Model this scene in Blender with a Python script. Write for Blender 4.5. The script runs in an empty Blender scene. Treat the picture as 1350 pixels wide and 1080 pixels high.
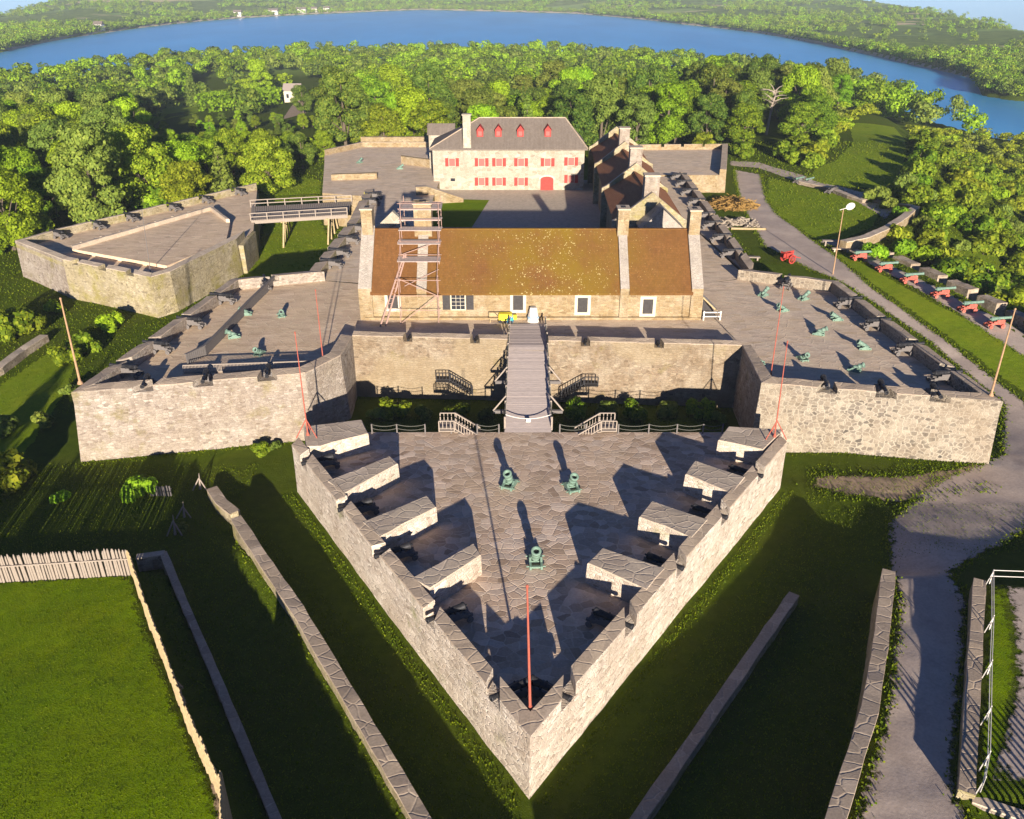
import bpy, bmesh, math, random
import numpy as np
from mathutils import Vector, Matrix, noise as mnoise
random.seed(7)
RNG = np.random.default_rng(11)
SC = bpy.context.scene
COL = SC.collection
PI = math.pi
# ------------------------------------------------------------------ camera model
FPX = 1080.0                       # focal length for a 1350 px wide picture
TILT = math.atan(560/1080)         # downward tilt
HC = 40.0                          # camera height above the ditch floor
CT, ST = math.cos(TILT), math.sin(TILT)
def ray(px, py):
    x = (px-675)/FPX; y = -(py-540)/FPX
    return x, CT+y*ST, -ST+y*CT
def W(px, py, z=0.0):              # where a sight line meets the level z
    dx, dy, dz = ray(px, py); t = (z-HC)/dz
    return Vector((dx*t, dy*t, z))
def WY(px, py, Y):                 # where a sight line meets the vertical plane y = Y
    dx, dy, dz = ray(px, py); t = Y/dy
    return Vector((dx*t, Y, HC+dz*t))
SUN_EL = math.radians(11.5)
SUN_AZ = math.atan2(0.127, -1.0)   # towards the sun, from +Y clockwise
# ------------------------------------------------------------------ bookkeeping
ORG = {}
def tag(o, label=None, cat=None, group=None, kind=None):
    if label: o['label'] = label
    if cat: o['category'] = cat
    if group: o['group'] = group
    if kind: o['kind'] = kind
    return o
def thing(name, label, cat, loc=(0,0,0), rotz=0.0, group=None):
    o = bpy.data.objects.new(name, None); COL.objects.link(o)
    o.empty_display_size = 0.3
    o.location = loc; o.rotation_euler = (0,0,rotz)
    ORG[o] = Vector(loc)
    return tag(o, label, cat, group)
def copy_tree(o, parent=None):
    c = o.copy(); COL.objects.link(c)
    if parent is not None: c.parent = parent
    for ch in o.children: copy_tree(ch, c)
    return c
def ss(x, a, b):
    t = np.clip((x-a)/(b-a), 0, 1); return t*t*(3-2*t)
# ------------------------------------------------------------------ mesh builder
class MB:
    def __init__(s): s.v=[]; s.f=[]; s.m=[]; s.mi=0
    def add(s, vs, fs, mi=None):
        b=len(s.v); s.v += [tuple(p) for p in vs]
        for f in fs: s.f.append([b+i for i in f]); s.m.append(s.mi if mi is None else mi)
    def quad(s,a,b,c,d,mi=None): s.add([a,b,c,d],[(0,1,2,3)],mi)
    def poly(s,pts,mi=None): s.add(pts,[tuple(range(len(pts)))],mi)
    def box(s,c,size,rz=0.0,mi=None,rx=0.0,ry=0.0):
        M = Matrix.Translation(c) @ Matrix.Rotation(rz,4,'Z') @ Matrix.Rotation(ry,4,'Y') @ Matrix.Rotation(rx,4,'X')
        x,y,z=[k/2 for k in size]
        vs=[M@Vector(p) for p in ((-x,-y,-z),(x,-y,-z),(x,y,-z),(-x,y,-z),(-x,-y,z),(x,-y,z),(x,y,z),(-x,y,z))]
        s.add(vs,[(0,3,2,1),(4,5,6,7),(0,1,5,4),(1,2,6,5),(2,3,7,6),(3,0,4,7)],mi)
    def beam(s,a,b,w,h=None,mi=None):
        a=Vector(a);b=Vector(b);h=h or w
        d=(b-a); L=d.length
        if L<1e-6: return
        d/=L
        up=Vector((0,0,1)) if abs(d.z)<0.95 else Vector((0,1,0))
        r=d.cross(up).normalized(); u=r.cross(d)
        o=[(-w/2,-h/2),(w/2,-h/2),(w/2,h/2),(-w/2,h/2)]
        vs=[a+r*p+u*q for p,q in o]+[b+r*p+u*q for p,q in o]
        s.add(vs,[(0,1,2,3),(7,6,5,4),(0,4,5,1),(1,5,6,2),(2,6,7,3),(3,7,4,0)],mi)
    def tube(s,pts,rad,n=8,mi=None,cap=True):
        pts=[Vector(p) for p in pts]
        if not hasattr(rad,'__len__'): rad=[rad]*len(pts)
        vs=[];fs=[]
        for i,p in enumerate(pts):
            d=(pts[min(i+1,len(pts)-1)]-pts[max(i-1,0)]).normalized()
            up=Vector((0,0,1)) if abs(d.z)<0.9 else Vector((1,0,0))
            r=d.cross(up).normalized(); u=r.cross(d)
            for k in range(n):
                a=2*PI*k/n; vs.append(p+(r*math.cos(a)+u*math.sin(a))*rad[i])
        for i in range(len(pts)-1):
            for k in range(n):
                fs.append((i*n+k,i*n+(k+1)%n,(i+1)*n+(k+1)%n,(i+1)*n+k))
        if cap:
            fs.append(tuple(range(n))[::-1]); fs.append(tuple((len(pts)-1)*n+k for k in range(n)))
        s.add(vs,fs,mi)
    def lathe(s,prof,M=Matrix(),n=16,mi=None):     # profile of (r, axial x); axis = local +X
        vs=[];fs=[]
        for r,x in prof:
            for k in range(n):
                a=2*PI*k/n; vs.append(M@Vector((x,r*math.cos(a),r*math.sin(a))))
        for i in range(len(prof)-1):
            for k in range(n):
                fs.append((i*n+k,i*n+(k+1)%n,(i+1)*n+(k+1)%n,(i+1)*n+k))
        s.add(vs,fs,mi)
    def prism(s,foot,z0,z1,mi=None,bottom=True,slope=None):
        n=len(foot)
        vs=[(p[0],p[1],z0) for p in foot]+[(p[0],p[1],(z1[i] if hasattr(z1,'__len__') else z1)) for i,p in enumerate(foot)]
        fs=[tuple(range(n,2*n))]
        if bottom: fs.append(tuple(range(n))[::-1])
        for i in range(n): fs.append((i,(i+1)%n,n+(i+1)%n,n+i))
        s.add(vs,fs,mi)
    def strip_prism(s,A,B,C,D,zb,zto,zti,step=1.0,jit=0.04,mi=None):
        """wall block, A-B outer edge, D-C inner edge, subdivided along, top a little uneven"""
        A,B,C,D=[Vector((p[0],p[1],0)) for p in (A,B,C,D)]
        L=max((B-A).length,0.05); n=max(1,int(L/step)); vs=[];fs=[]
        R=random.uniform
        for i in range(n+1):
            t=i/n; o=A.lerp(B,t); q=D.lerp(C,t); jo=R(-jit,jit); ji=R(-jit,jit)
            dd=(q-o).normalized() if (q-o).length>1e-6 else Vector((0,1,0))
            e=0.05
            w=max((q-o).length,0.02); e=min(0.06,w*0.2)
            o2=o+dd*R(-jit,jit)*0.7
            vs+=[(o.x,o.y,zb),(o2.x,o2.y,zto+jo-e),(o2.x+dd.x*e,o2.y+dd.y*e,zto+jo),
                 (q.x-dd.x*e,q.y-dd.y*e,zti+ji),(q.x,q.y,zti+ji-e),(q.x,q.y,zb)]
        for i in range(n):
            a=i*6;b=a+6
            for k in range(5): fs.append((a+k,b+k,b+k+1,a+k+1))
        fs.append((5,4,3,2,1,0)); k=n*6; fs.append((k,k+1,k+2,k+3,k+4,k+5))
        s.add(vs,fs,mi)
    def sheet(s,f,nu,nv,mi=None):                    # f(u,v)->point
        vs=[f(i/nu,j/nv) for j in range(nv+1) for i in range(nu+1)]
        w=nu+1
        s.add(vs,[(j*w+i,j*w+i+1,(j+1)*w+i+1,(j+1)*w+i) for j in range(nv) for i in range(nu)],mi)
    def build(s,name,mats,parent=None,origin=None,smooth=False,recalc=True):
        if not isinstance(mats,(list,tuple)): mats=[mats]
        if parent is not None: org=ORG.get(parent,Vector((0,0,0)))
        else: org=Vector(origin) if origin is not None else Vector((0,0,0))
        me=bpy.data.meshes.new(name)
        va=np.array(s.v,dtype=np.float64).reshape(-1,3)-np.array(org)
        me.from_pydata(va.tolist(),[],s.f)
        for m in mats: me.materials.append(m)
        me.polygons.foreach_set('material_index',s.m)
        if recalc:
            bm=bmesh.new(); bm.from_mesh(me); bmesh.ops.recalc_face_normals(bm,faces=bm.faces); bm.to_mesh(me); bm.free()
        if smooth: me.polygons.foreach_set('use_smooth',[True]*len(me.polygons))
        uvmap(me,org)
        me.update()
        o=bpy.data.objects.new(name,me); COL.objects.link(o)
        if parent is not None: o.parent=parent; ORG[o]=org
        else: o.location=org; ORG[o]=org
        return o
def uvmap(me,org):
    """metric box mapping: level faces by x,y; others by distance along the face and height"""
    n=len(me.polygons)
    if n==0: return
    uv=me.uv_layers.new(name='UVMap')
    nl=len(me.loops)
    vi=np.empty(nl,np.int32); me.loops.foreach_get('vertex_index',vi)
    co=np.empty(len(me.vertices)*3); me.vertices.foreach_get('co',co); co=co.reshape(-1,3)+np.array(org)
    nr=np.empty(n*3); me.polygons.foreach_get('normal',nr); nr=nr.reshape(-1,3)
    lt=np.empty(n,np.int32); me.polygons.foreach_get('loop_total',lt)
    ln=np.repeat(nr,lt,axis=0); p=co[vi]
    flat=np.abs(ln[:,2])>0.75
    h=np.hypot(ln[:,0],ln[:,1])+1e-9
    u=np.where(flat,p[:,0],(-ln[:,1]*p[:,0]+ln[:,0]*p[:,1])/h)
    v=np.where(flat,p[:,1],p[:,2]/np.maximum(h,0.3))
    out=np.empty((nl,2)); out[:,0]=u; out[:,1]=v
    uv.data.foreach_set('uv',out.ravel())
# ------------------------------------------------------------------ materials
MATS={}
class NT:
    def __init__(s,name):
        s.m=bpy.data.materials.new(name); s.m.use_nodes=True; s.t=s.m.node_tree; s.t.nodes.clear()
        s.out=s.n('ShaderNodeOutputMaterial'); s.p=s.n('ShaderNodeBsdfPrincipled'); s.l(s.p,0,s.out,0)
        s.p.inputs['Specular IOR Level'].default_value=0.12
        MATS[name]=s.m
    def n(s,t,**kw):
        o=s.t.nodes.new(t)
        for k,v in kw.items(): setattr(o,k,v)
        return o
    def l(s,a,i,b,j): s.t.links.new(a.outputs[i],b.inputs[j])
    def uv(s,scale=(1,1,1),distort=0.0,dscale=3.0):
        u=s.n('ShaderNodeTexCoord'); src=(u,'UV')
        if distort:
            nz=s.n('ShaderNodeTexNoise'); nz.inputs['Scale'].default_value=dscale; nz.inputs['Detail'].default_value=2
            s.l(u,'UV',nz,'Vector')
            sub=s.n('ShaderNodeVectorMath',operation='SUBTRACT'); s.l(nz,'Color',sub,0); sub.inputs[1].default_value=(.5,.5,.5)
            mul=s.n('ShaderNodeVectorMath',operation='SCALE'); s.l(sub,0,mul,0); mul.inputs['Scale'].default_value=distort
            ad=s.n('ShaderNodeVectorMath',operation='ADD'); s.l(u,'UV',ad,0); s.l(mul,0,ad,1); src=(ad,0)
        mp=s.n('ShaderNodeMapping'); mp.inputs['Scale'].default_value=scale; s.l(src[0],src[1],mp,0)
        return mp
    def pos(s,scale=(1,1,1)):
        g=s.n('ShaderNodeNewGeometry'); mp=s.n('ShaderNodeMapping'); mp.inputs['Scale'].default_value=scale; s.l(g,'Position',mp,0); return mp
    def noise(s,vec,scale,detail=4,rough=.55,dist=0):
        nz=s.n('ShaderNodeTexNoise'); nz.inputs['Scale'].default_value=scale; nz.inputs['Detail'].default_value=detail
        nz.inputs['Roughness'].default_value=rough; nz.inputs['Distortion'].default_value=dist
        s.l(vec,0,nz,'Vector'); return nz
    def ramp(s,src,i,stops,interp='LINEAR'):
        r=s.n('ShaderNodeValToRGB'); r.color_ramp.interpolation=interp
        e=r.color_ramp.elements
        while len(e)<len(stops): e.new(0.5)
        for k,(p,c) in enumerate(stops):
            e[k].position=p; e[k].color=(c if hasattr(c,'__len__') else (c,c,c))+((1,) if not hasattr(c,'__len__') or len(c)==3 else ())
        s.l(src,i,r,0); return r
    def mix(s,fac,a,b,mode='MIX'):
        m=s.n('ShaderNodeMix',data_type='RGBA',blend_type=mode)
        if isinstance(fac,(int,float)): m.inputs['Factor'].default_value=fac
        else: s.l(fac[0],fac[1],m,'Factor')
        for k,x in ((6,a),(7,b)):
            if isinstance(x,tuple) and not hasattr(x[0],'outputs'): m.inputs[k].default_value=x+((1,) if len(x)==3 else ())
            else: s.l(x[0],x[1],m,k)
        return (m,2)
    def math(s,op,a,b=None):
        m=s.n('ShaderNodeMath',operation=op)
        for k,x in ((0,a),(1,b)):
            if x is None: continue
            if isinstance(x,(int,float)): m.inputs[k].default_value=x
            else: s.l(x[0],x[1],m,k)
        return (m,0)
    def bump(s,src,strength=.4,dist=.05):
        b=s.n('ShaderNodeBump'); b.inputs['Strength'].default_value=strength; b.inputs['Distance'].default_value=dist
        s.l(src[0],src[1],b,'Height'); s.l(b,0,s.p,'Normal')
    def fin(s,col,rough=.9):
        if isinstance(col[0],(int,float)): s.p.inputs['Base Color'].default_value=col+(1,)
        else: s.l(col[0],col[1],s.p,'Base Color')
        s.p.inputs['Roughness'].default_value=rough
        return s.m
def masonry(name,tones,mortar,sx=2.2,sy=4.2,mw=.05,stain=(.16,.13,.09),moss=0.0,mossc=(.16,.17,.03),distort=.25,var=1.0,patch=None):
    t=NT(name); mp=t.uv((sx,sy,1),distort,1.7)
    v=t.n('ShaderNodeTexVoronoi',voronoi_dimensions='2D'); v.inputs['Scale'].default_value=1; v.inputs['Randomness'].default_value=.85; t.l(mp,0,v,'Vector')
    e=t.n('ShaderNodeTexVoronoi',voronoi_dimensions='2D',feature='DISTANCE_TO_EDGE'); e.inputs['Scale'].default_value=1; e.inputs['Randomness'].default_value=.85; t.l(mp,0,e,'Vector')
    sp=t.n('ShaderNodeSeparateColor'); t.l(v,'Color',sp,0)
    k=len(tones)
    stone=t.ramp(sp,0,[(i/max(k-1,1),c) for i,c in enumerate(tones)])
    mo=t.ramp(e,'Distance',[(mw*.5,1.0),(mw*1.6,0.0)])
    c=t.mix((mo,0),(stone,0),mortar)
    ps=t.pos()
    n1=t.noise(ps,.22,5,.6); r1=t.ramp(n1,0,[(.42,0.0),(.68,1.0)])
    c=t.mix(t.math('MULTIPLY',(r1,0),.55),c,stain)
    n3=t.noise(ps,.55,4,.65); r3=t.ramp(n3,0,[(.45,0.0),(.7,1.0)])
    c=t.mix(t.math('MULTIPLY',(r3,0),.35),c,(.50,.44,.35),'MIX')
    n2=t.noise(ps,9,3,.7); c=t.mix(.5,c,t.mix(1.0,c,(n2,0),'OVERLAY'))
    sk=t.noise(t.uv((1.1,.16,1)),1.0,5,.7); c=t.mix(t.math('MULTIPLY',(t.ramp(sk,0,[(.48,0.0),(.72,1.0)]),0),.45),c,tuple(x*.75 for x in stain))
    if patch:
        n5=t.noise(ps,.12,2,.4); r5=t.ramp(n5,0,[(.5,0.0),(.54,1.0)]); c=t.mix(t.math('MULTIPLY',(r5,0),.5),c,patch)
    if moss:
        n4=t.noise(ps,.35,6,.7); r4=t.ramp(n4,0,[(.62-moss*.25,0.0),(.78-moss*.2,1.0)]); c=t.mix(t.math('MULTIPLY',(r4,0),.75),c,mossc)
    hb=t.math('ADD',t.math('MULTIPLY',(t.ramp(e,'Distance',[(0,0.0),(.12,1.0)]),0),1.0),t.math('MULTIPLY',(n2,0),.5))
    t.bump(hb,.7,.06)
    return t.fin(c,.92)
def plain(name,c,rough=.7,var=.25,scale=6,metal=0,bump=.15,dirt=None,stretch=(1,1,1)):
    t=NT(name); ps=t.uv(stretch) if stretch!=(1,1,1) else t.pos()
    n=t.noise(ps,scale,4,.6); r=t.ramp(n,0,[(.25,tuple(x*(1-var) for x in c)),(.75,tuple(min(1,x*(1+var)) for x in c))])
    col=(r,0)
    if dirt:
        n2=t.noise(ps,scale*.35,5,.7); r2=t.ramp(n2,0,[(.5,0.0),(.7,1.0)]); col=t.mix(t.math('MULTIPLY',(r2,0),.7),col,dirt)
    if bump: t.bump((n,0),bump,.03)
    t.p.inputs['Metallic'].default_value=metal
    return t.fin(col,rough)
def paving(name,tones,mortar,sx,sy,mw,patchc,streak=False):
    t=NT(name); mp=t.uv((sx,sy,1),.35,1.2)
    v=t.n('ShaderNodeTexVoronoi',voronoi_dimensions='2D'); v.inputs['Scale'].default_value=1; t.l(mp,0,v,'Vector')
    e=t.n('ShaderNodeTexVoronoi',voronoi_dimensions='2D',feature='DISTANCE_TO_EDGE'); e.inputs['Scale'].default_value=1; t.l(mp,0,e,'Vector')
    sp=t.n('ShaderNodeSeparateColor'); t.l(v,'Color',sp,0)
    k=len(tones); stone=t.ramp(sp,0,[(i/(k-1),c) for i,c in enumerate(tones)])
    ps=t.pos(); nb=t.noise(ps,.6,5,.65)
    mo=t.ramp(e,'Distance',[(mw*.4,1.0),(mw*1.5,0.0)])
    fade=t.ramp(nb,0,[(.40,.12),(.68,.85)])
    c=t.mix(t.math('MULTIPLY',(mo,0),(fade,0)),(stone,0),mortar)
    r=t.ramp(t.noise(ps,.18,4,.6),0,[(.4,0.0),(.7,1.0)]); c=t.mix(t.math('MULTIPLY',(r,0),.5),c,patchc)
    n9=t.noise(t.pos((1,1,1)),.42,5,.7); r9=t.ramp(n9,0,[(.46,0.0),(.66,1.0)]); c=t.mix(t.math('MULTIPLY',(r9,0),.4),c,tuple(x*.62 for x in patchc))
    n2=t.noise(ps,7,4,.7); c=t.mix(.4,c,t.mix(1.0,c,(n2,0),'OVERLAY'))
    hb=t.math('ADD',(t.ramp(e,'Distance',[(0,0.0),(.08,1.0)]),0),t.math('MULTIPLY',(n2,0),.6)); t.bump(hb,.5,.04)
    return t.fin(c,.88)
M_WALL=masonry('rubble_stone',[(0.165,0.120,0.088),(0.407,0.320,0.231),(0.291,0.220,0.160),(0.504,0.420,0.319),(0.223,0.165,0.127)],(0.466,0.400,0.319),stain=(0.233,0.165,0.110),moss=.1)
M_DEMIW=masonry('buff_outwork_stone',[(0.282,0.224,0.179),(0.631,0.538,0.444),(0.478,0.392,0.320),(0.739,0.650,0.554),(0.391,0.314,0.265)],(0.673,0.594,0.505),stain=(0.391,0.302,0.222),moss=.12,sy=4.6)
M_WALLD=masonry('rubble_stone_weathered',[(0.184,0.150,0.099),(0.407,0.340,0.220),(0.281,0.230,0.143),(0.485,0.410,0.275)],(0.446,0.380,0.253),stain=(0.213,0.170,0.088),moss=.5,mossc=(0.252,0.220,0.044))
M_CURT=masonry('tan_curtain_stone',[(0.127,0.093,0.065),(0.268,0.200,0.136),(0.194,0.141,0.099),(0.313,0.248,0.175)],(0.294,0.234,0.166),stain=(0.174,0.124,0.076),moss=.12,mossc=(0.174,0.138,0.037),patch=(0.307,0.241,0.152))
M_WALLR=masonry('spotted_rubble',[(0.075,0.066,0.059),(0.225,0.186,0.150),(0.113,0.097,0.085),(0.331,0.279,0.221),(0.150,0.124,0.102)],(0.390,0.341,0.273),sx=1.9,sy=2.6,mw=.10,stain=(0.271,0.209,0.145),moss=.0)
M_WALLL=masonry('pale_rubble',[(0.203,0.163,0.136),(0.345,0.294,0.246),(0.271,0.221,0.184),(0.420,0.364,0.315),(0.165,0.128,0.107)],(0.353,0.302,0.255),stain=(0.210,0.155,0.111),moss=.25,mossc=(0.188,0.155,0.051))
M_WARM=masonry('warm_barracks_stone',[(0.196,0.135,0.070),(0.327,0.246,0.140),(0.246,0.172,0.094),(0.377,0.295,0.180)],(0.360,0.286,0.180),sx=1.9,sy=3.4,stain=(0.270,0.188,0.099))
M_WHITE=masonry('whitewashed_stone',[(0.367,0.332,0.270),(0.297,0.253,0.192),(0.437,0.402,0.332),(0.227,0.188,0.144)],(0.437,0.402,0.332),sx=1.2,sy=2.0,stain=(0.332,0.289,0.227))
M_CAP=paving('cap_slabs',[(0.341,0.268,0.205),(0.461,0.365,0.270),(0.393,0.308,0.234),(0.530,0.423,0.322)],(0.683,0.552,0.409),.85,1.15,.03,(0.444,0.342,0.249))
M_CAPL=paving('pale_cap_slabs',[(0.437,0.349,0.271),(0.524,0.435,0.335),(0.481,0.392,0.297),(0.582,0.476,0.373)],(0.641,0.532,0.400),.85,1.15,.03,(0.510,0.405,0.309))
M_FLAG=paving('flagstones',[(0.294,0.207,0.153),(0.632,0.470,0.350),(0.452,0.325,0.241),(0.768,0.594,0.460),(0.531,0.431,0.361),(0.406,0.280,0.191)],(0.814,0.672,0.525),1.25,1.6,.05,(0.678,0.504,0.339))
M_TERR=paving('terreplein_slabs',[(0.488,0.375,0.289),(0.670,0.545,0.414),(0.569,0.446,0.348),(0.732,0.573,0.431),(0.529,0.396,0.265)],(0.774,0.633,0.472),.8,1.9,.045,(0.693,0.525,0.356))
M_TERRB=paving('brown_terreplein_slabs',[(0.475,0.339,0.241),(0.690,0.519,0.368),(0.582,0.423,0.298),(0.776,0.594,0.426)],(0.776,0.700,0.494),.8,1.8,.05,(0.755,0.563,0.358))
M_PARADE=plain('parade_gravel',(0.480,0.402,0.318),.95,.2,2.0,bump=.2)
def roofmat(name,base,dark,lichen=None,amt=.5,row=.28):
    t=NT(name); mp=t.uv((1,1,1))
    br=t.n('ShaderNodeTexBrick'); br.inputs['Scale'].default_value=1.0; br.inputs['Brick Width'].default_value=.32; br.inputs['Row Height'].default_value=row
    br.inputs['Mortar Size'].default_value=.012; br.inputs['Color1'].default_value=base+(1,); br.inputs['Color2'].default_value=tuple(x*.78 for x in base)+(1,); br.inputs['Mortar'].default_value=dark+(1,)
    t.l(mp,0,br,'Vector'); c=(br,0)
    ps=t.pos(); n=t.noise(ps,.35,5,.6); r=t.ramp(n,0,[(.35,0.0),(.7,1.0)]); c=t.mix(t.math('MULTIPLY',(r,0),.6),c,dark)
    st=t.noise(t.uv((2.2,.12,1)),1.5,4,.6); c=t.mix(.25,c,t.mix(1.0,c,(st,0),'OVERLAY'))
    if lichen:
        # olive lichen bloom towards the middle of the roof, with pale specks
        # an olive lichen bloom over the middle of the roof, with pale specks thickest there
        dv=t.n('ShaderNodeVectorMath',operation='DISTANCE'); t.l(t.pos((1,.35,.35)),0,dv,0); dv.inputs[1].default_value=(4.5,31.5,4.4)
        near_=t.ramp(t.math('DIVIDE',(dv,'Value'),17.0)[0],0,[(.15,1.0),(.95,0.0)])
        n5=t.noise(ps,.22,4,.6); r5=t.ramp(n5,0,[(.30,0.0),(.62,1.0)]); c=t.mix(t.math('MULTIPLY',t.math('MULTIPLY',(r5,0),(near_,0)),.85),c,(.17,.108,.012))
        v=t.n('ShaderNodeTexVoronoi',voronoi_dimensions='3D'); v.inputs['Scale'].default_value=4.2
        wob=t.noise(t.pos(),2.2,3,.6); wv=t.n('ShaderNodeVectorMath',operation='SCALE'); t.l(wob,'Color',wv,0); wv.inputs['Scale'].default_value=.55; wa=t.n('ShaderNodeVectorMath',operation='ADD'); t.l(t.pos(),0,wa,0); t.l(wv,0,wa,1); t.l(wa,0,v,'Vector')
        n3=t.noise(ps,.45,3,.6); thr=t.math('MULTIPLY',(t.ramp(n3,0,[(.32,.04),(.68,.46)]),0),(near_,0)); thr=(t.math('ADD',thr,.05)[0],)
        sp=t.n('ShaderNodeSeparateColor'); t.l(v,'Color',sp,0)
        on=t.math('MULTIPLY',(thr[0],0),(sp,1)); spot=t.math('LESS_THAN',(v,'Distance'),on)
        c=t.mix(t.math('MULTIPLY',spot,.9),c,lichen)
    t.bump((br,'Fac'),.4,.02)
    return t.fin(c,.85)
M_ROOF=roofmat('rusty_shingles',(.180,.083,.028),(.125,.054,.019),(.42,.33,.15))
M_ROOFP=roofmat('brown_shingles',(.36,.155,.07),(.25,.105,.048))
M_ROOFG=roofmat('grey_shingles',(.20,.165,.14),(.15,.12,.10))
M_IRON=plain('black_iron',(.035,.035,.04),.55,.3,4,.4)
M_BRONZE=plain('green_bronze',(.165,.25,.20),.6,.25,8,.1,dirt=(.07,.14,.115))
M_GREYWOOD=plain('weathered_wood',(.15,.135,.13),.9,.35,5,stretch=(1.0,6,1))
M_PALEWOOD=plain('silvered_wood',(.30,.25,.21),.9,.25,3,stretch=(.7,7,1))
M_DECK=plain('deck_planks',(.44,.37,.345),.9,.25,3,stretch=(.5,5,1))
M_TANWOOD=plain('tan_timber',(.38,.29,.165),.9,.25,4)
M_REDPAINT=plain('faded_red_paint',(.42,.10,.075),.7,.3,5,dirt=(.42,.22,.17))
M_REDPOLE=plain('red_pole_paint',(.36,.095,.065),.6,.2,5)
M_TANPOLE=plain('rusty_tan_pole',(.38,.235,.135),.6,.25,5)
M_SHUTTER=plain('red_shutter_paint',(.37,.05,.042),.6,.2,4)
M_WHITEP=plain('white_paint',(.64,.60,.55),.6,.1,4)
M_TRIM=plain('pale_window_trim',(.52,.47,.37),.8,.15,4)
M_DARKP=plain('dark_grey_paint',(.055,.05,.05),.7,.2,4)
def glassmat(name,c):
    t=NT(name); t.p.inputs['Specular IOR Level'].default_value=.6; return t.fin(c,.12)
M_GLASS=glassmat('dark_window_glass',(.03,.032,.04))
M_PINKG=glassmat('curtained_window_glass',(.34,.13,.115))
M_PINKSTEEL=plain('pinkish_scaffold_tube',(.36,.235,.195),.5,.2,6)
M_ROPE=plain('grey_rope',(.11,.11,.095),.9,.2,9)
M_YELLOW=plain('yellow_plastic',(.75,.60,.04),.5,.15,4)
M_BLUE=plain('blue_plastic',(.05,.22,.42),.5,.2,5)
M_TEAL=plain('teal_plastic',(.06,.38,.33),.5,.2,5)
M_DIRT=plain('bare_dirt',(0.396,0.291,0.197),.95,.3,1.5)
M_STRAW=plain('dry_brush',(.30,.18,.055),.95,.4,4)
def roadmat():
    t=NT('gravel_road'); ps=t.pos(); n=t.noise(ps,.35,5,.6); r=t.ramp(n,0,[(.3,(.42,.33,.275)),(.7,(.54,.44,.365))])
    n2=t.noise(ps,5,4,.7); c=t.mix(.35,(r,0),t.mix(1.0,(r,0),(n2,0),'OVERLAY'))
    n3=t.noise(ps,.9,4,.6); c=t.mix(t.math('MULTIPLY',(t.ramp(n3,0,[(.52,0.0),(.75,1.0)]),0),.35),c,(.30,.23,.18))
    t.bump((n2,0),.3,.04); return t.fin(c,.95)
M_ROAD=roadmat()
def grassmat(name,a,b,dry=(.20,.19,.05),dryamt=.35,fine=14):
    t=NT(name); ps=t.pos(); n=t.noise(ps,.12,5,.6); n2=t.noise(ps,1.3,5,.7); n3=t.noise(ps,fine,3,.7)
    r=t.ramp(n2,0,[(.28,a),(.72,b)]); c=(r,0)
    rr=t.ramp(n,0,[(.45,0.0),(.72,1.0)]); c=t.mix(t.math('MULTIPLY',(rr,0),dryamt),c,dry)
    wv=t.n('ShaderNodeTexWave'); wv.inputs['Scale'].default_value=.22; wv.inputs['Distortion'].default_value=1.2; wv.inputs['Detail'].default_value=1; mpw=t.pos((1,1,1)); mpw.inputs['Rotation'].default_value=(0,0,.9); t.l(mpw,0,wv,'Vector')
    c=t.mix(t.math('MULTIPLY',(wv,1),.22),c,a)
    n8=t.noise(t.pos((1,1,1)),.5,4,.65); c=t.mix(t.math('MULTIPLY',(t.ramp(n8,0,[(.5,0.0),(.75,1.0)]),0),.3),c,dry)
    c=t.mix(.55,c,t.mix(1.0,c,(n3,0),'OVERLAY'))
    hb=t.math('ADD',(n2,0),(n3,0)); t.bump(hb,.8,.12); t.p.inputs['Specular IOR Level'].default_value=.03
    return t.fin(c,.95)
def groundmat():
    """one sheet: mown grass near by, rough scrub, then fields and woodland far away"""
    t=NT('ground_cover'); ps=t.pos()
    n2=t.noise(ps,1.1,5,.7); n3=t.noise(ps,13,3,.7); n=t.noise(ps,.10,5,.6)
    c=(t.ramp(n2,0,[(.28,(.054,.084,.005)),(.72,(.092,.130,.008))]),0)
    c=t.mix(t.math('MULTIPLY',(t.ramp(n,0,[(.45,0.0),(.72,1.0)]),0),.45),c,(.095,.09,.015))
    c=t.mix(.55,c,t.mix(1.0,c,(n3,0),'OVERLAY'))
    # distance bands of land cover
    sx=t.n('ShaderNodeSeparateXYZ'); t.l(ps,0,sx,0)
    far=t.n('ShaderNodeMapRange'); far.inputs['From Min'].default_value=560; far.inputs['From Max'].default_value=640; t.l(sx,1,far,0)
    pf=t.pos((1/240.,1/150.,0)); nf=t.noise(pf,1.0,3,.55)
    v=t.n('ShaderNodeTexVoronoi',voronoi_dimensions='2D'); v.inputs['Scale'].default_value=1.3; t.l(t.pos((1/210.,1/120.,0)),0,v,'Vector')
    sp=t.n('ShaderNodeSeparateColor'); t.l(v,'Color',sp,0)
    fld=t.ramp(sp,0,[(0,(.22,.32,.08)),(.35,(.34,.40,.13)),(.6,(.58,.48,.26)),(.8,(.26,.36,.09)),(1,(.60,.44,.28))],'CONSTANT')
    wf=t.noise(t.pos((1,1,0)),.06,6,.75); wood=t.ramp(wf,0,[(.3,(.08,.12,.03)),(.55,(.17,.23,.05)),(.75,(.26,.30,.08))])
    fm=t.ramp(nf,0,[(.545,0.0),(.575,1.0)])
    land=t.mix((fm,0),(wood,0),(fld,0))
    c=t.mix((far,0),c,land)
    t.bump(t.math('ADD',(n2,0),(n3,0)),.8,.12); t.p.inputs['Specular IOR Level'].default_value=.03
    return t.fin(c,.95)
M_GROUND=groundmat()
M_LAWN=grassmat('lawn_grass',(0.096,0.162,0.002),(0.165,0.263,0.003),(0.243,0.270,0.004),.4)
M_MEADOW=grassmat('meadow_grass',(0.144,0.215,0.009),(0.223,0.304,0.014),(0.320,0.320,0.024),.35)
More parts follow.
